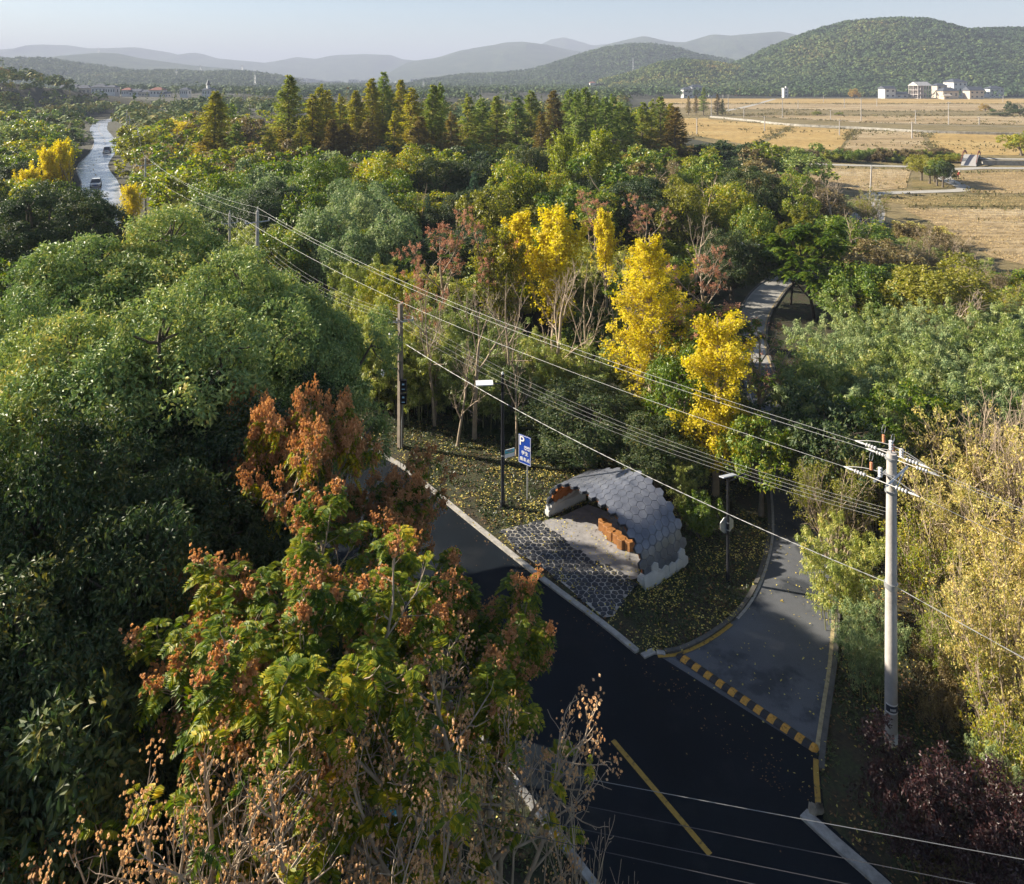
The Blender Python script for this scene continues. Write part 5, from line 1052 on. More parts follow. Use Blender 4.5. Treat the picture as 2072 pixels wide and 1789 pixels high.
proto('farC', 9, 3.0, dome_tree(9, 9, 3.0, 1.0, 15, 9, 20, .42, .24, .34, .42, rough=.35, inner=False), bark_p, 'green')
proto('plumeA', 8.5, 3.0, plume_tree(11, 8.5, 3.0, 20, 24, 42, .22, .05), cane, 'bamboo')
proto('plumeB', 8, 2.6, plume_tree(12, 8, 2.6, 15, 24, 48, .21, .05, .7), cane, 'bamboo')
proto('plumeC', 7.5, 3.0, plume_tree(13, 7.5, 3.0, 24, 18, 40, .2, .048, .6, .7), cane, 'bamboo')
proto('metaA', 20, 4.0, conifer(21, 20, 4.0, 230, 64, .42, .2), bark, 'meta')
proto('metaB', 19, 3.6, conifer(22, 19, 3.6, 200, 60, .42, .2, .75, .08), bark, 'meta')
proto('metaC', 18, 3.4, conifer(23, 18, 3.4, 150, 56, .44, .2, .95, .1, gap=.25), bark, 'meta')
proto('spruceA', 9, 2.6, conifer(24, 9, 2.6, 110, 60, .3, .12, .9, .05, slope=.12), bark_d, 'spruce')
WP1 = ([0, .12, .3, .5, .62, .8, 1], [.5, .85, .95, .8, .75, .5, .22]); WP2 = ([0, .1, .25, .45, .5, .65, .8, 1], [1.0, .95, .9, .45, .8, .7, .65, .4])
proto('ginkgoA', 12.5, 2.7, ginkgo_tree(31, 12.5, 2.7, 2.2, 66, 24, 17, .1, WP1, .14), bark_p, 'ginkgo')
proto('ginkgoB', 9.0, 2.1, ginkgo_tree(32, 9.0, 2.1, 1.2, 50, 20, 20, .1, WP2, .0), bark_p, 'ginkgo2')
proto('ginkgoC', 10, 2.3, ginkgo_tree(33, 10, 2.3, 1.5, 50, 16, 18, .16, ([0, .3, .6, 1], [.7, 1, .8, .3]), .3, steep=1.6, clr=.3), bark_p, 'ginkgo')
proto('ginkgoD', 10, 1.2, ginkgo_tree(34, 10, 1.5, 3.5, 30, 14, 20, .14, ([0, .3, .6, 1], [.9, 1, .7, .2]), .25, steep=2.0, clr=.25), bark_p, 'ginkgo2')
proto('goldA', 11.5, 3.2, gold_tree(41, 11.5, 3.2, .78, .3, podn=60, podsize=.075, dens=(6, 6, 5), fp=6, ang=(52, 46, 46), pairs=9, t0=.85, tf=.68), bark_p, 'frond', 'pod')
proto('goldB', 10.5, 2.8, gold_tree(42, 10.5, 2.8, .9, .42, podn=56, podsize=.072, dens=(6, 5, 5), fp=6, ang=(56, 46, 46), pairs=9, t0=.85, tf=.68), bark_p, 'frond', 'pod')
proto('goldC', 10, 3.0, gold_tree(49, 10, 3.0, .55, .95, podn=60, podsize=.08, dens=(6, 6, 5), fp=6, ang=(50, 46, 46), pairs=9, t0=.85, tf=.68), bark_p, 'frond', 'pod')
proto('podbareA', 10, 3.2, gold_tree(43, 10, 3.2, .05, .42, podn=11, podsize=.068, dens=(7, 7, 5), fp=3, ang=(54, 48, 46), t0=.5, tf=.55), bark_p, 'frond', 'pod_tan')
proto('podbareB', 10, 2.6, gold_tree(44, 10, 2.6, .16, .4, podn=12, podsize=.068, dens=(6, 7, 5), fp=4, ang=(50, 48, 46), t0=.5, tf=.55), bark_p, 'frond', 'pod_tan')
proto('podtree', 10, 3.4, gold_tree(45, 10, 3.4, .25, .8, podn=26, podsize=.09, dens=(5, 5, 4), fp=3, ang=(30, 34, 38)), bark_p, 'frond_green', 'pod_pink')
proto('pinnate', 9, 4.0, gold_tree(46, 9, 4.0, 1., .05, L=.5, podn=10, dens=(5, 6, 4), fp=7, ang=(46, 44, 46), pairs=6), bark_d, 'frond_green', 'pod')
proto('bareA', 9, 2.6, gold_tree(47, 9, 2.6, 0, 0, dens=(5, 5, 4)), bark_p, 'frond')
proto('bareB', 8, 3.4, gold_tree(48, 8, 3.4, 0, 0, dens=(4, 4, 4), ang=(50, 48, 44)), bark_p, 'frond')
proto('shrubA', 5, 2.4, shrub_tree(51, 5, 2.4, 13, 8, 6, 17, .1, .045, .75), bark_p, 'shrub')
proto('shrubB', 4.5, 2.2, shrub_tree(52, 4.5, 2.2, 12, 8, 6, 14, .12, .055, .6), bark_p, 'shrub')
proto('bush', 2.4, 1.6, shrub_tree(53, 2.4, 1.6, 12, 7, 5, 26, .13, .06, 1), bark, 'green')
proto('twig', 6, 1.8, shrub_tree(54, 6, 1.8, 12, 9, 6, 0, .1, .04), bark_p, 'shrub')
proto('maple', 3.4, 2.0, shrub_tree(55, 3.4, 2.0, 7, 8, 8, 26, .09, .05, .95), bark_d, 'maroon')

NAMEOF = {'camphor': 'camphor_tree', 'broad': 'broadleaf_tree', 'far': 'broadleaf_tree', 'plume': 'bamboo_clump', 'meta': 'conifer_tree', 'spruce': 'spruce_tree', 'ginkgo': 'ginkgo_tree', 'gold': 'goldenrain_tree', 'podbare': 'goldenrain_tree', 'podtree': 'goldenrain_tree', 'pinnate': 'pinnate_tree', 'bare': 'bare_tree', 'shrub': 'shrub', 'bush': 'bush', 'twig': 'bare_shrub', 'maple': 'maple_tree'}
CATOF = {'bamboo_clump': 'bamboo', 'shrub': 'shrub', 'bush': 'bush', 'bare_shrub': 'shrub'}
def nm_of(key): return NAMEOF[max((k for k in NAMEOF if key.startswith(k)), key=len)]
PLACED = []
def plant(key, x, y, h, r, label, leaf=None, group=None, rz=None, podm=None, bk=None):
    H, R, ms = PROTO[key]; nm = nm_of(key)
    if nm == 'broadleaf_tree': nm = {'dark': 'evergreen_tree', 'camphor': 'evergreen_tree', 'greygreen': 'evergreen_tree', 'rust': 'autumn_tree', 'orange': 'autumn_tree', 'amber': 'autumn_tree', 'shrub': 'autumn_tree'}.get(leaf, nm)
    if len(label.split()) > 16: print('LONG', label)
    z = float(gz(x, y)) if y > 60 else 0
    s = (r/R, r/R, h/H); rz = (x*12.9898+y*78.233) % 6.283 if rz is None else rz
    o = thing(nm, label, CATOF.get(nm, 'tree'), (x, y, z-.05), rz, group, s)
    for k, m in ms.items():
        c = link(k, m, o)
        mm = leaf if k == 'crown' else podm if k == 'seed_pods' else bk
        if mm:
            c.material_slots[0].link = 'OBJECT'; c.material_slots[0].material = LM[mm] if mm in LM else MATS[mm]
    PLACED.append((x, y, h, r)); return o
def tree(key, u, vtop, h, r, label, leaf=None, **kw):   # crown top seen at (u, vtop), height h: that fixes its place
    Y = FPX*(CAM_H-h)/(vtop-V0); X = (u-U0)/FPX*Y
    if Y > 60: h = h  # the mound is shallow
    return plant(key, X, Y, h, r, label, leaf, **kw)
# ---- near trees, each its own
T = tree
def TY(key, u, vtop, Y, r, label, leaf=None, **kw): return plant(key, (u-U0)/FPX*Y, Y, CAM_H-(vtop-V0)*Y/FPX, r, label, leaf, **kw)
T('camphorD', 330, 458, 13.6, 3.6, 'topmost camphor crown of the big group left of the brown pole', rz=.3)
T('camphorD', 175, 515, 12.8, 3.1, 'camphor crown at the upper left of the big group', rz=1.3)
T('camphorD', 500, 545, 13.0, 2.9, 'camphor crown right of the topmost one', rz=2.1)
T('camphorD', 622, 615, 11.6, 2.3, 'camphor crown nearest the brown roadside pole', rz=3.1)
T('camphorD', 330, 640, 13.0, 3.3, 'camphor crown in the middle of the big group, below the topmost', rz=4.4)
T('camphorD', 590, 735, 10.4, 2.5, 'lower right camphor crown beside the far end of the near road', rz=5.2)
T('camphorD', 130, 690, 12.4, 2.8, 'camphor crown low at the left of the big group', 'camphor', rz=.9)
T('plumeA', 60, 745, 12.6, 4.0, 'sage green narrow leaved tree at the left edge below the camphor group', 'greygreen', rz=2)
T('goldC', 480, 1185, 9.8, 1.4, 'goldenrain tree with rust pods at the left of the big pod tree', rz=5)
T('goldB', 1000, 1190, 8.4, 1.9, 'goldenrain crown at the right, closest to the dark road surface', rz=4.2)
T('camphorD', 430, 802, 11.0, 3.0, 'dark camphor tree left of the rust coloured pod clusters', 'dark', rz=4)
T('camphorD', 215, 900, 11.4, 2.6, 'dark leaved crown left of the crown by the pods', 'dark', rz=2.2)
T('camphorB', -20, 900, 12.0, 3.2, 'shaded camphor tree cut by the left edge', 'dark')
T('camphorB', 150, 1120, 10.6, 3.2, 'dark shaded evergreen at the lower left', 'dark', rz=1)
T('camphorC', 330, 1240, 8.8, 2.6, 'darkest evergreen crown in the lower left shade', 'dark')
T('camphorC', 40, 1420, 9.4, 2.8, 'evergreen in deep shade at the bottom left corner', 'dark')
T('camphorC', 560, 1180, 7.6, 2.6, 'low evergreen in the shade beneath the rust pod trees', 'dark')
T('camphorB', 90, 385, 11.5, 6.0, 'broad dark evergreen at the left edge below the yellow trees', 'dark', rz=5)
T('broadB', 30, 600, 8.5, 3.4, 'green tree with a reddish patch at the left edge, under the broad dark evergreen', 'green')
T('bush', 25, 655, 8.2, .8, 'small red leaved top at the left edge', 'red')
T('plumeA', 60, 590, 7.4, 3.0, 'green bamboo left of the camphor group', 'bamboo_dark')
T('goldC', 585, 805, 11.5, 2.0, 'goldenrain tree with the topmost band of rust pods beside the dark camphor', rz=1.1)
T('goldA', 650, 1070, 11.2, 2.9, 'big goldenrain tree with rust pods and lime fronds in the lower left', rz=2.2)
T('goldB', 860, 1095, 9.9, 2.3, 'goldenrain tree overhanging the near road with mixed pods and fronds', rz=.4)
T('goldC', 790, 975, 8.0, 1.9, 'goldenrain tree with rust pods reaching over the road towards the paving', rz=3.3)
T('podbareA', 930, 1310, 9.7, 2.8, 'bare pod tree spreading pale branches in the bottom centre', rz=.9)
T('podbareB', 700, 1400, 9.6, 2.2, 'goldenrain tree with lime fronds hanging amid bare twigs at the bottom')
T('podbareA', 430, 1450, 10.4, 2.3, 'nearly bare pod tree with many tan pods at the bottom left', rz=2.6)
T('goldB', 120, 1650, 8.4, 1.4, 'bare pod tree with rusty bunches in the bottom left corner')
T('podbareA', 600, 1500, 10.4, 2.1, 'tan podded bare crown nearest to us at the bottom edge, left of centre', rz=1)
T('podbareB', 830, 1470, 9.8, 2.0, 'bare podded crown with few green fronds at the bottom, right of the tan one', rz=2)
T('podbareA', 1010, 1400, 8.8, 1.8, 'bare pod tree over the near kerb, right of the other bare ones', rz=3)
T('podbareA', 320, 1620, 10.4, 1.9, 'bare pod tree low at the bottom edge, between the two left ones', rz=4)
T('bareA', 1160, 1500, 8.3, 1.25, 'small pale bare tree by the kerb at the bottom centre', rz=1)
T('bareA', 810, 905, 7.2, .8, 'thin dead pale tree standing up in front of the far kerb of the near road', rz=2)
T('goldB', 300, 1400, 8.2, 1.7, 'shaded goldenrain tree with a few rust pods in the lower left', 'frond_green')
# ---- tall neighbours just outside the left edge: they shade the lower left
for j, (bx_, by_, bh, br_) in enumerate([(-18, 16.2, 13.2, 3.2), (-17, 12.2, 13, 3.2), (-15.2, 8.2, 12.8, 3.2)]):
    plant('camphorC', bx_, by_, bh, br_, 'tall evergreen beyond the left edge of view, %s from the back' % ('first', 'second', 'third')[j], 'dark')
# ---- right of the side road
T('plumeB', 1700, 1010, 4.6, 1.4, 'fern like green bush right of the side road, left of the concrete pole', 'bamboo')
T('plumeC', 1760, 1180, 3.6, 1.1, 'pale leafy bush at the left side of the concrete pole', 'greygreen')
T('shrubA', 1690, 900, 4.8, 1.9, 'orange yellow shrub leaning over the side road beyond the pole', 'amber')
T('shrubA', 1770, 860, 4.8, 2.0, 'dark brownish shrub just behind the pole top', 'rust')
for i, (k, u, v, h, r, lf, lb) in enumerate([
 ('shrubA', 1900, 850, 5.4, 2.4, 'shrub', 'yellow leaved tall shrub right of the pole top'), ('shrubB', 2030, 840, 6.0, 2.4, 'shrub', 'yellow shrub at the right edge level with the insulators'), ('shrubA', 1960, 960, 5.4, 2.2, 'shrub', 'tall shrub with pale stems between the two lowest cables'),
 ('shrubB', 2060, 1010, 5.6, 2.0, 'shrub', 'yellow green shrub cut by the right edge under the cables'), ('shrubB', 1880, 1040, 4.2, 1.7, 'yellowgreen', 'shrub with bare arching twigs right of the pole shaft'), ('shrubA', 2000, 1130, 5.0, 1.8, 'shrub', 'bright yellow shrub with crooked stems right of the pole'),
 ('shrubB', 2075, 1230, 4.8, 1.5, 'shrub', 'sparse yellow shrub at the right edge below the thick cable'), ('shrubA', 1925, 1215, 3.4, 1.3, 'lime', 'low bright shrub behind the small reddish tree'), ('maple', 1890, 1330, 2.3, .9, 'rust', 'small reddish brown tree with a slim pale trunk'),
 ('shrubB', 2040, 1380, 3.6, 1.3, 'yellowgreen', 'thin leaved shrub above the dark red maple at the right'), ('plumeC', 2070, 1440, 3.2, 1.0, 'greygreen', 'pale broad leaved plant at the right edge above the maple'), ('maple', 1890, 1500, 3.4, 1.8, 'maroon', 'dark red maple in shade at the foot of the concrete pole'),
 ('maple', 2010, 1590, 3.0, 1.7, 'maroon', 'second dark red maple at the lower right edge'), ('bush', 1960, 1690, 1.8, 1.4, 'rust', 'dull bush in the bottom right corner'), ('twig', 2020, 790, 6.6, 1.6, None, 'bare twiggy shrub rising at the right edge'), ('twig', 2066, 850, 6.4, 1.5, None, 'bare pinkish twigs cut by the right edge')]):
    T(k, u, v, h, r, lb, lf)
row = 0
for (v, us, h) in [(560, (1760, 1850, 1960, 2080), 7.0), (600, (1700, 1810, 1915, 2020), 7.0), (655, (1670, 1750, 1860, 1970, 2075), 6.8), (715, (1690, 1790, 1900, 2015), 6.4), (780, (1660, 1745, 1840, 1945, 2050), 5.6)]:
    row += 1
    for j, u in enumerate(us):
        kk = ('plumeA', 'plumeB', 'plumeC')[(row+j) % 3]
        lf = 'bamboo_dark' if (row+j) % 2 else 'greygreen' if row < 5 else 'dark'
        T(kk, u+(j*37 % 20), v+(j*53 % 18), h, 2.5, '%s clump of the bamboo stand, %s row from behind, %s from the left' % ({'bamboo_dark': 'mid green', 'greygreen': 'silvery green', 'dark': 'dark green'}[lf], ('first', 'second', 'third', 'fourth', 'fifth')[row-1], ('first', 'second', 'third', 'fourth', 'fifth')[j]), lf, group='bamboo stand right of the side road')
for j, (u, v, lf) in enumerate([(1690, 850, 'dark'), (1760, 810, 'frond_green'), (1850, 800, 'frond_green'), (1960, 810, 'dark'), (1640, 800, 'dark'), (1625, 730, 'bamboo_dark')]):
    T('broadC', u, v, 5.2, 1.9, 'dark leafy tree at the lower edge of the bamboo stand, %s from left' % ('third', 'fourth', 'fifth', 'sixth', 'second', 'first')[j], lf)
# ---- ginkgos and middle wood
T('ginkgoA', 1318, 468, 11.6, 2.9, 'tall golden yellow ginkgo behind the cables, the brightest tree', rz=.5)
T('ginkgoB', 1452, 640, 8.6, 2.2, 'lemon yellow ginkgo right of and below the tall golden one, by the side road', rz=1.4)
T('goldB', 1440, 612, 8.0, 2.7, 'green tree with pinkish pods on top between the two ginkgos', 'frond_green', podm='pod_pink')
T('podbareB', 1530, 640, 7.4, 2.2, 'half bare tree with few pink pods leaning over the side road', 'frond_green', podm='pod_pink')
T('broadB', 1380, 700, 6.4, 1.9, 'small green tree in front of the tall golden ginkgo', 'green')
T('broadC', 1540, 850, 4.4, 1.5, 'low green tree between the lemon ginkgo and the side road', 'green')
TY('camphorC', 1190, 790, 37.0, 2.9, 'round dark evergreen bush behind the arched shelter', 'dark')
TY('camphorC', 1330, 850, 34.5, 2.0, 'dark evergreen behind the right half of the shelter', 'dark')
TY('plumeC', 1385, 890, 33.2, 1.0, 'light green bush touching the shelter roof at its right', 'bamboo')
TY('bush', 1420, 1010, 31.3, .9, 'low green bush behind the right foot of the shelter', 'green')
T('ginkgoC', 1120, 430, 10.4, 2.6, 'yellow ginkgo with upswept branches left of the tall golden one', 'ginkgo2')
T('ginkgoD', 1045, 430, 10.0, 1.5, 'narrow yellow ginkgo beside the pink pod tree', 'ginkgo')
T('ginkgoD', 1225, 425, 9.8, 1.0, 'slim yellow spire between the bare trees', 'ginkgo')
T('ginkgoC', 1010, 470, 9.2, 2.0, 'thin yellowing ginkgo among bare stems', 'amber')
T('podtree', 905, 430, 10.5, 3.2, 'pinkish brown pod tree standing left of the narrow yellow ginkgo', rz=.7)
T('podtree', 990, 460, 9.6, 2.6, 'second pink podded tree touching the yellow ginkgos')
T('podtree', 850, 540, 8.4, 1.6, 'small pod tree at the edge of the pale bamboo', 'bamboo')
T('podtree', 1200, 390, 8.8, 3.0, 'pinkish pod tree in front of the lime green ginkgo', 'yellowgreen')
T('podtree', 1300, 400, 8.2, 2.6, 'sparse pink podded tree right of the lime ginkgo', 'amber')
T('podtree', 1430, 500, 8.0, 2.4, 'bare brown tree with pink pods right of the golden ginkgo', 'rust')
for j, (u, v, h, r) in enumerate([(880, 560, 8.6, 2.4), (960, 560, 9, 2.4), (1040, 540, 9.2, 2.6), (1110, 530, 9.2, 2.6), (1190, 520, 9, 2.6), (1250, 500, 8.8, 2.2), (950, 690, 3.9, 1.6), (1060, 720, 3.9, 1.5)]):
    T('bareA' if j % 2 else 'bareB', u, v, h, r, 'bare pale tree in the light wood left of the golden ginkgo, %s from left' % ('first', 'third', 'fourth', 'sixth', 'seventh', 'last', 'second', 'fifth')[j], group='bare trees left of the golden ginkgo')
for j, (u, v, h, r, lf) in enumerate([(700, 560, 7.4, 2.4, 'bamboo'), (760, 590, 7.2, 2.3, 'bamboo'), (790, 500, 7.8, 2.6, 'yellowgreen'), (730, 480, 7.8, 2.5, 'bamboo'), (840, 620, 6.6, 2.2, 'bamboo'), (910, 640, 5.6, 2.2, 'bamboo_dark'), (690, 600, 6.2, 2.0, 'bamboo'), (975, 650, 6.0, 2.2, 'bamboo_dark'), (1040, 640, 6.0, 2.2, 'bamboo_dark'), (1110, 640, 6.0, 2.0, 'bamboo'), (1190, 650, 5.6, 2.0, 'bamboo_dark'), (900, 560, 7, 2.4, 'bamboo_dark'), (800, 670, 4.6, 1.9, 'bamboo'), (870, 700, 3.9, 1.8, 'bamboo_dark'), (1010, 730, 3.4, 1.6, 'bamboo_dark'), (1110, 735, 4.0, 1.6, 'greygreen')]):
    T(('plumeA', 'plumeB', 'plumeC')[j % 3], u, v, h, r, 'pale weeping bamboo above the brown pole and shelter, %s of the clumps' % ('first', 'second', 'third', 'fourth', 'fifth', 'sixth', 'seventh', 'eighth', 'ninth', 'tenth', 'eleventh', 'twelfth', 'thirteenth', 'fourteenth', 'fifteenth', 'sixteenth')[j], lf, group='weeping bamboo behind the brown pole')
for j, (u, v, h, r) in enumerate([(790, 700, 44, 1.9), (915, 790, 44, 1.8), (990, 800, 43, 1.8), (860, 770, 45, 1.7), (1085, 830, 40, 1.6)]):
    TY('camphorC', u, v, h, r, 'shaded dark tree between the brown pole and the shelter, %s from left' % ('first', 'third', 'fourth', 'second', 'last')[j], 'dark')
for j, (u, v, Y_, r) in enumerate([(850, 850, 42, 1.0), (895, 842, 42.5, 1.1), (945, 850, 41.5, 1.0), (990, 858, 41, 1.1), (1030, 868, 40, 1.0), (1085, 880, 38.6, 1.2), (1130, 890, 37.6, 1.0), (870, 815, 44.5, 1.3), (960, 822, 44, 1.3)]):
    TY('bush', u, v, Y_, r, 'low dark bush at the back of the verge, %s from the left' % ('first', 'third', 'fifth', 'seventh', 'eighth', 'ninth', 'last', 'second', 'sixth')[j], 'dark')
for j, (u, v, h, r) in enumerate([(925, 700, 39, 1.5), (1045, 700, 38, 1.3), (880, 640, 42, 1.8)]):
    TY('bareA', u, v, h, r, ('thin crooked bare tree in the dark left of the tall lamp', 'pollarded bare tree behind the blue parking sign', 'leaning bare tree behind the brown pole')[j])
for j, (u, v, h, r, lf, k) in enumerate([(650, 425, 8.6, 3.0, 'greygreen', 'broadA'), (720, 400, 8.6, 2.8, 'greygreen', 'broadB'), (790, 440, 8.2, 2.6, 'greygreen', 'broadA'), (700, 470, 7.4, 2.4, 'greygreen', 'broadB')]):
    T(k, u, v, h, r, 'silvery grey green evergreen above the pale bamboo, %s from the left' % ('first', 'third', 'last', 'second')[j], lf)
T('camphorC', 655, 322, 10.5, 4.0, 'broad glossy green tree under the second tall conifer', 'green'); T('broadA', 790, 312, 10.2, 4.0, 'yellow flecked tree right of the broad glossy green one', 'yellowgreen')
T('camphorC', 880, 322, 9.6, 4.0, 'dark round evergreen left of the lime ginkgo', 'dark'); T('camphorC', 965, 328, 9.2, 3.8, 'second dark round evergreen in front of the conifer row', 'dark'); T('camphorC', 1080, 300, 10, 3.6, 'dark evergreen behind the lime ginkgo', 'dark')
T('spruceA', 959, 348, 8.6, 2.2, 'blue green spruce in the middle of the wood'); T('spruceA', 1007, 470, 6.2, 1.2, 'small dark spruce below the big one', 'dark'); T('spruceA', 865, 392, 7.4, 1.5, 'second blue green spruce among dark evergreens')
T('broadA', 1050, 340, 9.6, 3.4, 'yellow green tree left of the lime ginkgo', 'yellowgreen'); T('broadB', 1110, 355, 8.8, 2.8, 'light green tree below the lime ginkgo', 'yellowgreen')
T('ginkgoC', 1143, 275, 12.4, 2.6, 'left half of the lime green ginkgo pair', 'lime', bk='bark_dark'); T('ginkgoC', 1212, 270, 12.6, 3.2, 'right and taller lime green ginkgo of the pair', 'lime', bk='bark_dark')
T('bareB', 1420, 345, 9.6, 3.4, 'dead tree with thick pale crooked branches right of the lime ginkgo'); T('bareB', 1400, 420, 9, 2.6, 'second dead crooked tree below the first')
T('bareB', 845, 370, 8.6, 2.0, 'small dead tree left of the spruce')
T('shrubA', 1290, 318, 6.8, 3.6, 'round rust topped tree behind the dead tree', 'orange'); T('shrubB', 1345, 325, 6.6, 3.6, 'brownish twiggy round tree behind the dead tree', 'rust')
T('broadB', 1400, 335, 8.4, 3.0, 'green tree behind the dead crooked tree', 'green'); T('broadA', 1480, 380, 8.0, 3.2, 'yellow green tree right of the dead crooked tree', 'yellowgreen'); T('broadA', 1370, 380, 8.4, 3.0, 'green gold tree left of the dead crooked tree', 'amber')
T('camphorC', 1480, 470, 6.6, 2.8, 'dark mass of leaves above the bend of the side road', 'dark'); T('broadB', 1530, 420, 7.2, 2.2, 'dark green tree left of the spreading tree at the bend', 'green')
T('pinnate', 1650, 440, 8.6, 3.7, 'flat topped spreading tree with yellow tips at the bend of the side road', 'frond_green', rz=1); T('pinnate', 1600, 425, 8.4, 2.4, 'yellow tipped top just left of the spreading tree', 'amber', rz=3)
T('bareB', 1730, 425, 7.6, 3.0, 'silvery bare tree right of the spreading tree'); T('bareB', 1690, 360, 7.6, 3.0, 'pale bare tree left of the leaning field pole'); T('twig', 1660, 350, 6.8, 2.8, 'grey twiggy shrub left of the leaning field pole')
T('broadC', 1610, 395, 7.0, 2.6, 'light green tree left of the leaning field pole', 'yellowgreen'); T('broadA', 1605, 358, 7.6, 2.6, 'round green tree behind the grey twigs', 'green')
T('shrubA', 1760, 385, 5.2, 2.4, 'sparse green gold tree at the foot of the leaning pole', 'amber'); T('shrubB', 1900, 465, 4.6, 3.0, 'brown leaved tree at the edge of the nearest straw field', 'rust'); T('shrubA', 1850, 480, 4.8, 2.8, 'russet tree left of the brown one by the straw field', 'rust'); T('shrubB', 1800, 500, 4.4, 2.4, 'bronze bush below the russet trees', 'rust')
T('shrubB', 2000, 545, 3.6, 2.2, 'yellow brown bush at the field edge on the right', 'rust'); T('shrubA', 2075, 575, 4.0, 2.2, 'yellowish bush at the right edge beside the straw', 'yellowgreen'); T('twig', 1960, 500, 5.0, 1.6, 'dark bare stems sticking up before the straw field'); T('shrubA', 1930, 530, 4.2, 2.2, 'green brown bush before the straw field', 'yellowgreen')
# ---- island trees and field shrubs
for (x, y, h, r, lf, lab) in [(1450, 1095, 5.2, 2.4, 'amber', 'yellow tree on the small island at the lane, leftmost'), (1500, 1115, 5.2, 2.3, 'amber', 'second yellow tree on the island by the lane'), (1545, 1128, 5.0, 2.0, 'green', 'green tree on the island, right of the yellow pair'), (1580, 1138, 4.9, 2.0, 'dark', 'rightmost dark green tree of the island'), (1530, 1105, 4.8, 1.9, 'green', 'green tree at the back of the island')]:
    p = z4(x, y); plant('broadC', p.x, p.y, h*.95, r, lab, lf, group='trees on the small island')
p = z4(1838, 678); plant('farB', p.x, p.y, 4.2, 2.8, 'round yellow tree far out in the fields at the right', 'orange')
p = z4(1045, 603); plant('farA', p.x, p.y, 10, 4.6, 'big round yellow tree at the foot of the hill', 'orange')
for (x, y, h, r, lf, lab) in [(1880, 680, 2, 1.6, 'green', 'small green bush right of the far yellow tree'), (2000, 690, 6, 3.4, 'dark', 'dark green tree at the right in the far fields'), (2050, 700, 4, 5, 'dark', 'dark bushes at the right edge in the far fields'), (1930, 705, 2, 4.5, 'dark', 'long dark bush left of the far right trees'), (2058, 945, 6, 4, 'yellowgreen', 'yellow green tree at the right edge beyond the bridge'), (820, 700, 2, 2.4, 'green', 'bush on the green bank in mid field'), (950, 700, 1.6, 2.2, 'green', 'second bush on the green bank')]:
    p = z4(x, y); plant('farB', p.x, p.y, h, r, lab, lf)
for (x, y, h, r, lab) in [(40, 700, 11, 2.6, 'leftmost small conifer by the ramp road'), (85, 698, 11, 2.6, 'second small conifer by the ramp road'), (130, 697, 16, 4, 'tallest of the small conifers by the ramp road'), (215, 697, 12, 3.5, 'rusty small conifer right of the tallest by the ramp'), (245, 697, 9, 3, 'last small conifer of the ramp group')]:
    p = z4(x, y); plant('metaC', p.x, p.y, h, r, lab, 'meta_rust' if x in (40, 215, 85) else 'meta_dark')
rng = np.random.default_rng(44); gh = 'bushes of the hedge along the stream'
for i, x in enumerate(np.linspace(505, 1640, 34)):
    y = 975+rng.normal()*8+(0 if x < 1400 else -8); p = z4(x, y)
    plant('bush', p.x, p.y, rng.uniform(1.6, 3.4), rng.uniform(1.8, 3.2), 'hedge bush along the stream between track and lane', ('green', 'rust', 'yellowgreen', 'bamboo_dark', 'rust')[i % 5], gh)
# ---- conifer row
cone_list = [(436, 183, 19, 4.2, 'A', 'meta_olive'), (478, 246, 15, 3.2, 'C', 'meta_dark'), (586, 150, 20, 4.2, 'A', 'meta'), (633, 190, 19, 3.5, 'B', 'meta_olive'), (647, 170, 20, 3.6, 'C', 'meta_olive'), (662, 182, 19, 3.6, 'B', 'meta_olive'), (690, 190, 19, 3, 'C', 'meta_olive'), (720, 182, 19, 3.6, 'A', 'meta_olive'), (752, 157, 20, 3.8, 'A', 'meta_olive'), (776, 145, 20, 3.4, 'B', 'meta_dark'), (786, 173, 19.5, 3.4, 'B', 'meta_olive'), (811, 160, 20, 3.8, 'A', 'meta_olive'), (833, 177, 19.5, 3.4, 'B', 'meta_olive'), (877, 170, 20, 3.6, 'A', 'meta'), (892, 166, 20, 3, 'C', 'meta_dark'), (948, 190, 19, 3.3, 'C', 'meta'), (975, 198, 18.6, 3.4, 'B', 'meta_dark'), (1004, 193, 18.8, 3.4, 'A', 'meta'), (1046, 197, 18.6, 3.6, 'B', 'meta_dark'), (1075, 183, 19, 3.6, 'B', 'meta'), (1120, 182, 19, 3.8, 'A', 'meta_rust'), (1127, 214, 17.6, 2.6, 'C', 'meta_dark'), (1152, 180, 19, 3.2, 'B', 'meta_dark'), (1167, 180, 19, 3, 'C', 'meta_dark'), (1184, 176, 19.2, 3.4, 'B', 'meta_dark'), (1204, 186, 19, 3, 'C', 'meta_dark'), (1224, 197, 18.4, 3.2, 'B', 'meta_dark'), (1240, 190, 18.6, 3, 'C', 'meta_dark'), (1256, 206, 18, 3.2, 'B', 'meta_dark'), (1268, 214, 17.6, 3, 'A', 'meta_dark'), (1301, 206, 18, 3, 'B', 'meta'), (1318, 200, 18, 2.8, 'C', 'meta'), (1337, 195, 18.6, 3.2, 'B', 'meta'), (1357, 208, 18, 3, 'A', 'meta_olive'), (1367, 216, 17.6, 3.4, 'B', 'meta_rust'),
             (545, 262, 14, 2.6, 'C', 'meta_olive'), (700, 250, 15, 3, 'B', 'meta_rust'), (742, 240, 15, 3, 'C', 'meta_rust'), (850, 235, 15, 3, 'B', 'meta_rust'), (915, 225, 16, 3, 'C', 'meta_rust'), (800, 225, 16, 3, 'C', 'meta_olive'), (672, 240, 15.5, 3, 'A', 'meta_rust'), (1095, 225, 16.5, 2.6, 'C', 'meta_rust'), (610, 235, 15.5, 2.6, 'C', 'meta_olive')]
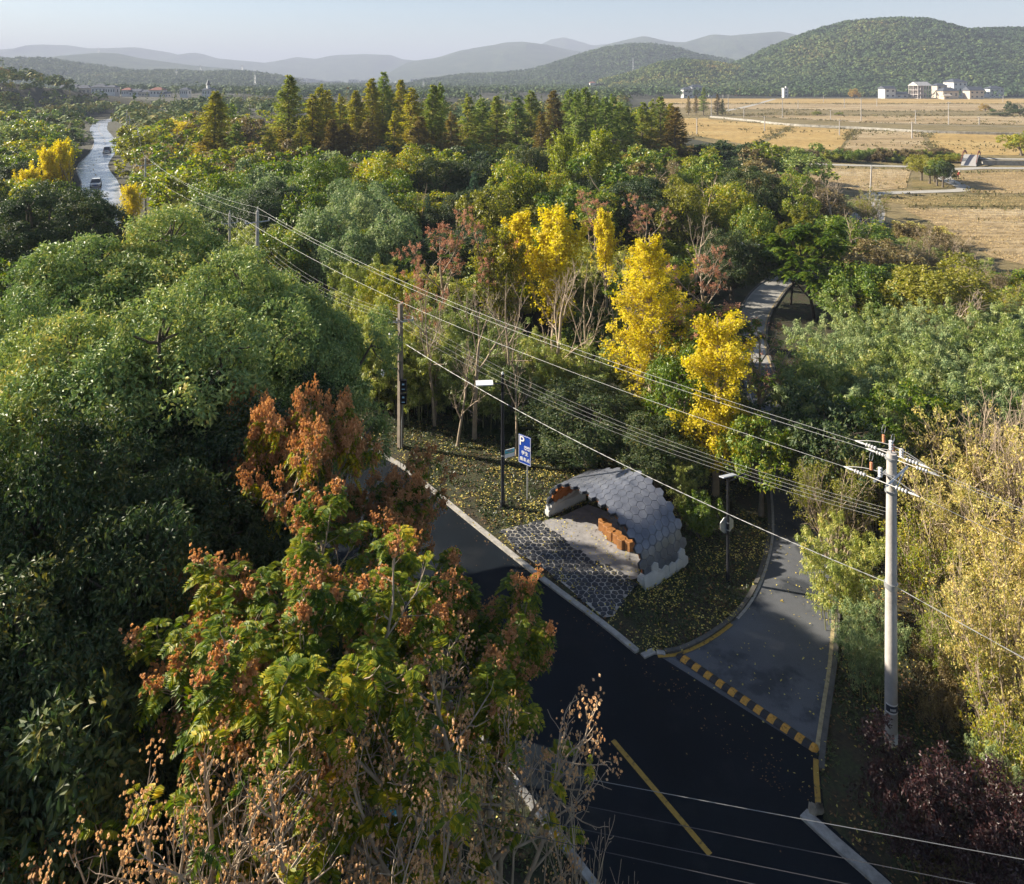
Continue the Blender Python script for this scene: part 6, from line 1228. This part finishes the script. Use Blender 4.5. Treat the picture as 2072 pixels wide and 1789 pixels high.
cw = {'meta': 'green', 'meta_olive': 'olive and rusty', 'meta_dark': 'dark green', 'meta_rust': 'rust coloured'}
order = sorted(range(len(cone_list)), key=lambda i: cone_list[i][0]); ordn = 'first second third fourth fifth sixth seventh eighth ninth tenth eleventh twelfth thirteenth fourteenth fifteenth sixteenth seventeenth eighteenth nineteenth twentieth'.split()
def nth(i): return ordn[i] if i < 20 else ('twenty ', 'thirty ', 'forty ')[i//10-2]+ordn[i % 10] if i % 10 < 9 or i < 20 else 'number %d' % (i+1)
for i, (u, vt, h, r, k, lf) in enumerate(cone_list):
    Y = 132+(i*37 % 34) if vt < 222 else 128; hh = CAM_H-(vt-V0)*Y/FPX; X = (u-U0)/FPX*Y; pos = order.index(i)
    lab = {436: 'lone dark golden conifer left of the others, right of the far road', 586: 'tall pointed green conifer with a ragged tip, second from the left', 776: 'tallest dark conifer of the row', 1120: 'rust orange conifer in the right half of the row'}.get(u, '%s conifer of the long row, %s from the left' % (cw[lf], nth(pos)))
    z0 = float(gz(X, Y)); plant('meta'+k, X, Y, hh-z0, r*1.42, lab, lf, group='conifer row across the wood')
# ---- yellow trees by the far road
for (u, v, h, r, lab) in [(60, 345, 8.4, 2.2, 'yellow ginkgo at the left between dark evergreens and the far road'), (125, 290, 11.5, 1.7, 'taller thin yellow ginkgo left of the far road'), (95, 305, 10.6, 1.9, 'middle yellow ginkgo left of the far road'), (265, 378, 7.4, 1.5, 'small yellow tree below the pole by the silver car')]:
    T('ginkgoC', u, v, h, r, lab, 'ginkgo')
T('bareA', 160, 315, 10, 2.4, 'bare grey tree between the yellow ginkgos and the far road', bk='bark_grey'); T('bareA', 355, 262, 11, 3.4, 'large bare fan shaped tree left of the lone dark golden conifer')
# ---- everything between: the filled wood
LANDM = [('silver car on the far road', G(194, 377)), ('white car on the far road', G(217, 309)), ('lone dark golden conifer', AT(436, 0, 140)), ('ragged tipped tall conifer', AT(586, 0, 140)), ('tallest dark conifer', AT(776, 0, 140)), ('rust orange conifer', AT(1120, 0, 140)), ('lime green ginkgo pair', AT(1180, 0, 95)), ('blue green spruce', AT(959, 0, 88)), ('golden ginkgo', AT(1318, 0, 40)),
  ('spreading tree at the bend', AT(1650, 0, 59)), ('leaning field pole', G(1761, 417)), ('dead crooked tree', AT(1420, 0, 81)), ('pole with the U shaped crossarm', PC), ('pole by the silver car', PD), ('left yellow ginkgos', AT(95, 0, 90)), ('pink pod trees', AT(905, 0, 51)), ('brown roadside pole', PB), ('broad dark evergreen at the left', AT(90, 0, 55)), ('silvery evergreens', AT(720, 0, 62)), ('right end of the conifer row', AT(1367, 0, 150)), ('farthest bend pole', PF)]
LW = {'dark': 'dark evergreen', 'green': 'mid green leafy', 'yellowgreen': 'yellow green', 'bamboo': 'pale feathery', 'bamboo_dark': 'feathery green', 'greygreen': 'grey green', 'rust': 'rusty brown', 'orange': 'orange', 'amber': 'amber', 'camphor': 'glossy green', 'ginkgo': 'bright yellow', 'shrub': 'straw yellow', 'frond_green': 'deep green', 'bare': 'bare grey', 'meta_rust': 'rusty', 'meta_dark': 'dark'}
used = {}
def auto_label(x, y, lf, key):
    nm = nm_of(key).split('_')[-1].replace('clump', 'bamboo')
    cand = sorted(LANDM, key=lambda q: math.hypot(q[1].x-x, q[1].y-y))[:7]
    opts = []
    for q in cand:
        du = (x/y-q[1].x/q[1].y)*FPX; rel = 'behind' if y > q[1].y+4 else 'in front of' if y < q[1].y-4 else 'beside'
        side = 'right of line' if du > 25 else 'left of line' if du < -25 else 'in line'
        dist = math.hypot(q[1].x-x, q[1].y-y); far = 'close' if dist < 12 else 'some way' if dist < 30 else 'far'
        opts.append('%s %s %s %s the %s, %s' % (LW[lf], nm, far, rel, q[0], side))
    for i in range(4):
        for j in range(i+1, 6): opts.append('%s %s between the %s and the %s' % (LW[lf], nm, cand[i][0], cand[j][0]))
    opts += [o.rsplit(',', 1)[0]+t for o in opts[:5] for t in (', taller than its neighbours', ', lower than its neighbours')]
    for o in opts:
        if o not in used and len(o.split()) <= 16: used[o] = 1; return o, None
    return opts[0], 'wood trees'
def pick(u, v, Y, r):
    def w(*kv): 
        t = sum(x for _, x in kv); a = r*t
        for k, x in kv:
            a -= x
            if a <= 0: return k
        return kv[0][0]
    if u < 240: return w(('dark', 4), ('camphor', 2), ('green', 3), ('rust', .8 if Y > 120 else 0), ('orange', .4 if Y > 140 else 0), ('yellowgreen', .8))
    if Y > 105 and u < 620: return w(('yellowgreen', 3), ('green', 2.5), ('amber', 1.6), ('rust', 2), ('orange', .8), ('bare', 1), ('ginkgo', .7), ('dark', 1))
    if u < 560: return w(('bamboo', 3), ('yellowgreen', 2.5), ('green', 2.5), ('greygreen', 1.6), ('amber', .5), ('dark', 1.2))
    if Y > 85 and u < 1010: return w(('dark', 3), ('green', 2.4), ('yellowgreen', 1.5), ('rust', .7), ('greygreen', 1))
    if u < 860: return w(('dark', 3), ('greygreen', 2), ('green', 2), ('bamboo', 1.3))
    if u < 1280: return w(('yellowgreen', 2.4), ('green', 2), ('bamboo', 1.5), ('dark', 1.5), ('bamboo_dark', 1), ('amber', .5))
    if u < 1560: return w(('green', 2), ('dark', 2.4), ('yellowgreen', 1.8), ('rust', 1.2), ('amber', 1), ('bare', .8))
    return w(('green', 1.8), ('rust', 2), ('amber', .25), ('bamboo_dark', 2.4), ('shrub', .7), ('bare', .7))
CLEAR = [tuple(G(*p)[:2]) for p in [(700, 860), (820, 800), (1080, 820), (1180, 930), (1300, 930), (1400, 1000), (1560, 960), (1600, 1000), (1700, 1010), (1830, 1300), (1840, 1789), (700, 1789)]]
LEFTC = [(-3, 6), (-14, 14), (-20, 24), (-20, 40.5), (-9, 38.5), (0, 22), (3, 12)]
rng = np.random.default_rng(2024); Y = 30.; nfill = 0
cs2 = resample(sideC, 2.0)
while Y < 205:
    sp = 3.6+Y*.024; X = -Y*.86-3+rng.random()*sp
    while X < Y*.76+3:
        x, y = X+rng.normal()*sp*.22, Y+rng.normal()*sp*.25; X += sp
        if inpoly(x, y, CLEAR) or inpoly(x, y, FIELD) or inpoly(x, y, LEFTC): continue
        if y > 215 and abs(x/y+.33) < .06: continue
        rd = float(road_dist(x, y)); sd = float(np.min(np.hypot(cs2[:, 0]-x, cs2[:, 1]-y)))
        if rd < (6.2 if y < 90 else 8.2) or sd < (3.9 if y < 50 else 5.2): continue
        u = U0+x/y*FPX; hmax = 11.5 if y > 60 else 8.5
        h = rng.uniform(5.8, 9.2) if y < 120 else rng.uniform(6.5, 11); r = sp*rng.uniform(.55, .8)
        if y < 75 and x > 8: h = rng.uniform(4, 6.5)
        if 8 < x < 24 and 64 < y < 76: h = min(h, 3.5)
        if any(math.hypot(x-a, y-b) < (r+c)*.42 for a, b, _, c in PLACED[-900:]): continue
        zg = float(gz(x, y))
        # keep the views to the roads, cars and fields open
        def cap(u0, u1, vmin, ymax):
            global h
            if u0-r/y*FPX < u < u1+r/y*FPX and y < ymax:
                hm = CAM_H-(vmin-V0)*y/FPX-zg; h = min(h, hm)
        if y > 58: cap(183, 226, 250, 300)
        if y < 118: cap(176, 230, 398, 118)
        elif y < 300: cap(176, 226, 305 if y < 165 else 250, 300)
        cap(395, 1390, 312, 130); cap(395, 1390, 298, 172); cap(278, 305, 368, 92) ; cap(510, 533, 470, 56)
        cap(1390, 2100, 305 if u < 1540 else 350, 125); cap(1375, 2100, 296, 210)
        cap(1545, 1625, 585, 60); cap(1380, 2100, float(np.interp(u, [1380, 1540, 1640, 1700, 1770, 1850, 1900, 2000, 2072], [300, 338, 378, 402, 428, 458, 474, 538, 562])), 125); cap(860, 1290, 620, 56); cap(820, 1260, 470, 74); cap(1495, 1560, 690, 60)
        if h < 2.2: continue
        lf = pick(u, 0, y, rng.random()); b = int(rng.integers(0, 3))
        if lf == 'bare': key = ('bareA', 'bareB', 'twig')[b]
        elif lf in ('bamboo', 'bamboo_dark') and y < 110: key = ('plumeA', 'plumeB', 'plumeC')[b]
        elif lf == 'ginkgo': key = 'ginkgoC'
        elif lf in ('dark', 'camphor') and y < 110: key = 'camphorC'
        elif h < 4: key = 'bush'
        elif y < 85: key = ('broadA', 'broadB', 'broadC')[b]
        else: key = ('farA', 'farB', 'farC')[b]
        lab, g = auto_label(x, y, lf, key); plant(key, x, y, h, max(r, h*.26), lab, None if lf == 'bare' else lf, g); nfill += 1
    Y += sp*.86
print('FILL', nfill, 'PLACED', len(PLACED))

# ------------------------------------------------------------------ ground cover and fallen leaves
rng = np.random.default_rng(9)
def scatter(n, x0, x1, y0, y1): return rng.uniform(x0, x1, n), rng.uniform(y0, y1, n)
pave = [tuple(p[:2]) for p in pad]
x, y = scatter(230000, -14, 20, 9, 46); dm = np.min(np.hypot(x[:, None]-center[None, ::2, 0], y[:, None]-center[None, ::2, 1]), 1)
sp_ = resample(np.vstack([sideC]), 1.0); ds = np.min(np.hypot(x[:, None]-sp_[None, :40, 0], y[:, None]-sp_[None, :40, 1]), 1)
sidepoly = [tuple(p) for p in sideL[:70]]+[tuple(p) for p in sideR[:70][::-1]]
onside = inpoly(x, y, sidepoly); mainp = inpoly(x, y, [tuple(p) for p in left_edge]+[tuple(p) for p in right_edge[::-1]]) | inpoly(x, y, [(4.15, 24.95), (5.05, 24.86), tuple(G(1655, 1530)[:2]), tuple(G(1668, 1640)[:2]), (8.3, 19.2)])
onp = inpoly(x, y, stone_poly) | inpoly(x, y, pave); free = ~(onside | mainp | onp)
dens = fbm(x*.5, y*.5, 4, 3); re_d = np.min(np.hypot(x[:, None]-resample(right_edge, 1)[None, :, 0], y[:, None]-resample(right_edge, 1)[None, :, 1]), 1)
k = free & (dens > .36+.25*np.clip(1-(re_d-.25)/1.0, 0, 1)*(rng.random(len(x)) < .9)) & (re_d > .3)
gx_, gy_ = x[k], y[k]; n = len(gx_); mb = MB(); P = np.c_[gx_, gy_, np.zeros(n)]; az = rng.random(n)*6.28; D = np.c_[np.cos(az), np.sin(az), rng.uniform(.2, 1.6, n)]
leaf_add(mb, P, D, np.tile([0, 0, 1.], (n, 1))+rng.normal(size=(n, 3))*.4, rng.uniform(.04, .2, n), rng.uniform(.02, .07, n), .2)
gc = leafmat('ground_leaves', [(.0, (.02, .04, .012)), (.4, (.045, .075, .016)), (.7, (.09, .11, .025)), (1, (.16, .12, .045))], .25, pscale=.7, patch=.5)
tag(link('ground_cover', mb.mesh('ground_cover', gc)), 'low green plants and grass covering the verges round the shelter', None, None, 'stuff')
def fallen(name, sel, dens_, label, z, size, mat):
    k = sel & (rng.random(len(x)) < dens_); n = int(k.sum()); az = rng.random(n)*6.28; mb = MB()
    leaf_add(mb, np.c_[x[k], y[k], z+rng.random(n)*.03], np.c_[np.cos(az), np.sin(az), rng.normal(size=n)*.25], np.tile([0, 0, 1.], (n, 1))+rng.normal(size=(n, 3))*.35, size*rng.uniform(.35, 1.35, n), size*rng.uniform(.3, 1.0, n), .1)
    tag(link(name, mb.mesh(name, mat)), label, None, None, 'stuff')
fy = leafmat('fallen_yellow', [(.0, (.25, .17, .04)), (.5, (.5, .4, .08)), (1, (.66, .58, .2))], .1, .7, .2, tint=0); fb = leafmat('fallen_brown', [(.0, (.07, .04, .02)), (.6, (.2, .11, .05)), (1, (.4, .27, .09))], .1, .7, .2, tint=0)
near_sh = np.exp(-((x-4)**2+(y-31)**2)/60)+.6*np.exp(-((x-9)**2+(y-27)**2)/30)+.4*np.exp(-((x+2)**2+(y-35)**2)/30)
fallen('fallen_leaves', free & (re_d > .35), np.clip(.02+.34*near_sh, 0, .4)*np.clip(5*fbm(x*1.1, y*1.1, 4, 21)-1.7, 0, 2.2), 'yellow ginkgo leaves lying over the grass', .09, .085, fy)
fallen('fallen_leaves', free, .3*np.clip(2.5*fbm(x*.9, y*.9, 3, 15)-.7, 0, 1), 'brown dead leaves on the verges', .04, .1, fb)
fallen('fallen_leaves', onp, .2*np.clip(3*fbm(x, y, 3, 5)-.7, 0, 1.6), 'yellow leaves scattered on the pad and dark stones', .1, .075, fy)
fallen('fallen_leaves', onside, .035*np.clip(2.2*fbm(x*.7, y*.7, 3, 6), 0, 2), 'yellow leaves scattered over the side road', .03, .07, fy)
fallen('fallen_leaves', mainp & (re_d < .6), .25*np.clip(3*fbm(x*2, y*2, 3, 8)-1, 0, 1), 'leaves gathered along the kerb of the dark road', .03, .06, fb)
fallen('fallen_leaves', mainp, .002, 'few leaves on the dark road', .03, .06, fb)
# straw stubble on the nearest fields
x, y = scatter(170000, 40, 140, 72, 165); k = inpoly(x, y, [tuple(z4(*p)[:2]) for p in fields[11][0]]) | inpoly(x, y, [tuple(z4(*p)[:2]) for p in fields[9][0]]) | (inpoly(x, y, [tuple(z4(*p)[:2]) for p in fields[10][0]])) | inpoly(x, y, [tuple(z4(*p)[:2]) for p in fields[8][0]])
k &= fbm(x*.25, y*.5, 4, 5)+.25*np.sin(y*3.1+np.sin(x*.08)*3) > .42; x, y = x[k], y[k]; n = len(x); mb = MB(); az = rng.random(n)*6.28
leaf_add(mb, np.c_[x, y, np.full(n, .06)], np.c_[np.cos(az), np.sin(az), rng.uniform(.3, 2, n)], rng.normal(size=(n, 3))+[0, 0, .5], rng.uniform(.1, .26, n), rng.uniform(.04, .1, n), .1)
tag(link('straw_stubble', mb.mesh('straw_stubble', leafmat('straw_tufts', [(.0, (.2, .14, .06)), (.5, (.42, .31, .15)), (1, (.52, .42, .24))], .15, .8, .2, tint=0))), 'tufts of cut straw standing in rows on the nearest fields', None, None, 'stuff')
# weeds along the banks between the paddies
rng = np.random.default_rng(15); xs, ys = [], []
for poly, m_, lab in fields:
    P = np.array([tuple(z4(*p)[:2]) for p in poly]); P = np.vstack([P, P[:1]])
    for a_, b_ in zip(P[:-1], P[1:]):
        d_ = np.hypot(*(b_-a_)); nn = int(min(d_*1.6, 1400)); t_ = rng.random(nn)
        if min(a_[1], b_[1]) > 640: nn = 0; continue
        q_ = a_+(b_-a_)*t_[:, None]+rng.normal(size=(nn, 2))*(.5+a_[1]*.003)
        keep = (fbm(q_[:, 0]*.08, q_[:, 1]*.08, 3, 6) > .42) & (abs(q_[:, 0]) < q_[:, 1]*.76) & (side_dist(q_[:, 0], q_[:, 1]) > 4); xs.append(q_[keep, 0]); ys.append(q_[keep, 1])
q_ = np.c_[rng.uniform(30, 330, 9000), rng.uniform(90, 430, 9000)]; kk = inpoly(q_[:, 0], q_[:, 1], FIELD) & (fbm(q_[:, 0]*.03, q_[:, 1]*.07, 4, 12) > .58); xs.append(q_[kk, 0]); ys.append(q_[kk, 1])
x, y = np.concatenate(xs), np.concatenate(ys); x, y = np.repeat(x, 3), np.repeat(y, 3); n = len(x); x = x+rng.normal(size=n)*.35; y = y+rng.normal(size=n)*.35; az = rng.random(n)*6.28; mb = MB()
s_ = np.clip(.25+y*.0016, .3, .9)*rng.uniform(.5, 1.3, n)
leaf_add(mb, np.c_[x, y, np.full(n, .05)], np.c_[np.cos(az), np.sin(az), rng.uniform(.5, 2, n)], rng.normal(size=(n, 3))+[0, 0, .4], s_, s_*.6, .2)
tag(link('field_weeds', mb.mesh('field_weeds', leafmat('weeds', [(.0, (.07, .08, .03)), (.5, (.16, .14, .06)), (1, (.27, .2, .1))], .2, .8, .2, tint=0))), 'brown and green weeds along the banks of the paddies', None, None, 'stuff')
# ------------------------------------------------------------------ haze
HZ = 12700
bpy.ops.mesh.primitive_cube_add(size=1, location=(0, 5800, 209)); hz = bpy.context.object; hz.name = 'haze'; hz.scale = (23600, 12900, 430)
m = bpy.data.materials.new('haze_air'); m.use_nodes = True; n = m.node_tree; n.nodes.clear(); o = n.nodes.new('ShaderNodeOutputMaterial')
pv = n.nodes.new('ShaderNodeVolumePrincipled'); pv.inputs['Color'].default_value = (.54, .6, .76, 1); pv.inputs['Density'].default_value = 2.4e-4; pv.inputs['Anisotropy'].default_value = 0
n.links.new(pv.outputs[0], o.inputs['Volume']); hz.data.materials.append(m); tag(hz, 'pale morning haze lying over the whole valley', None, None, 'stuff')
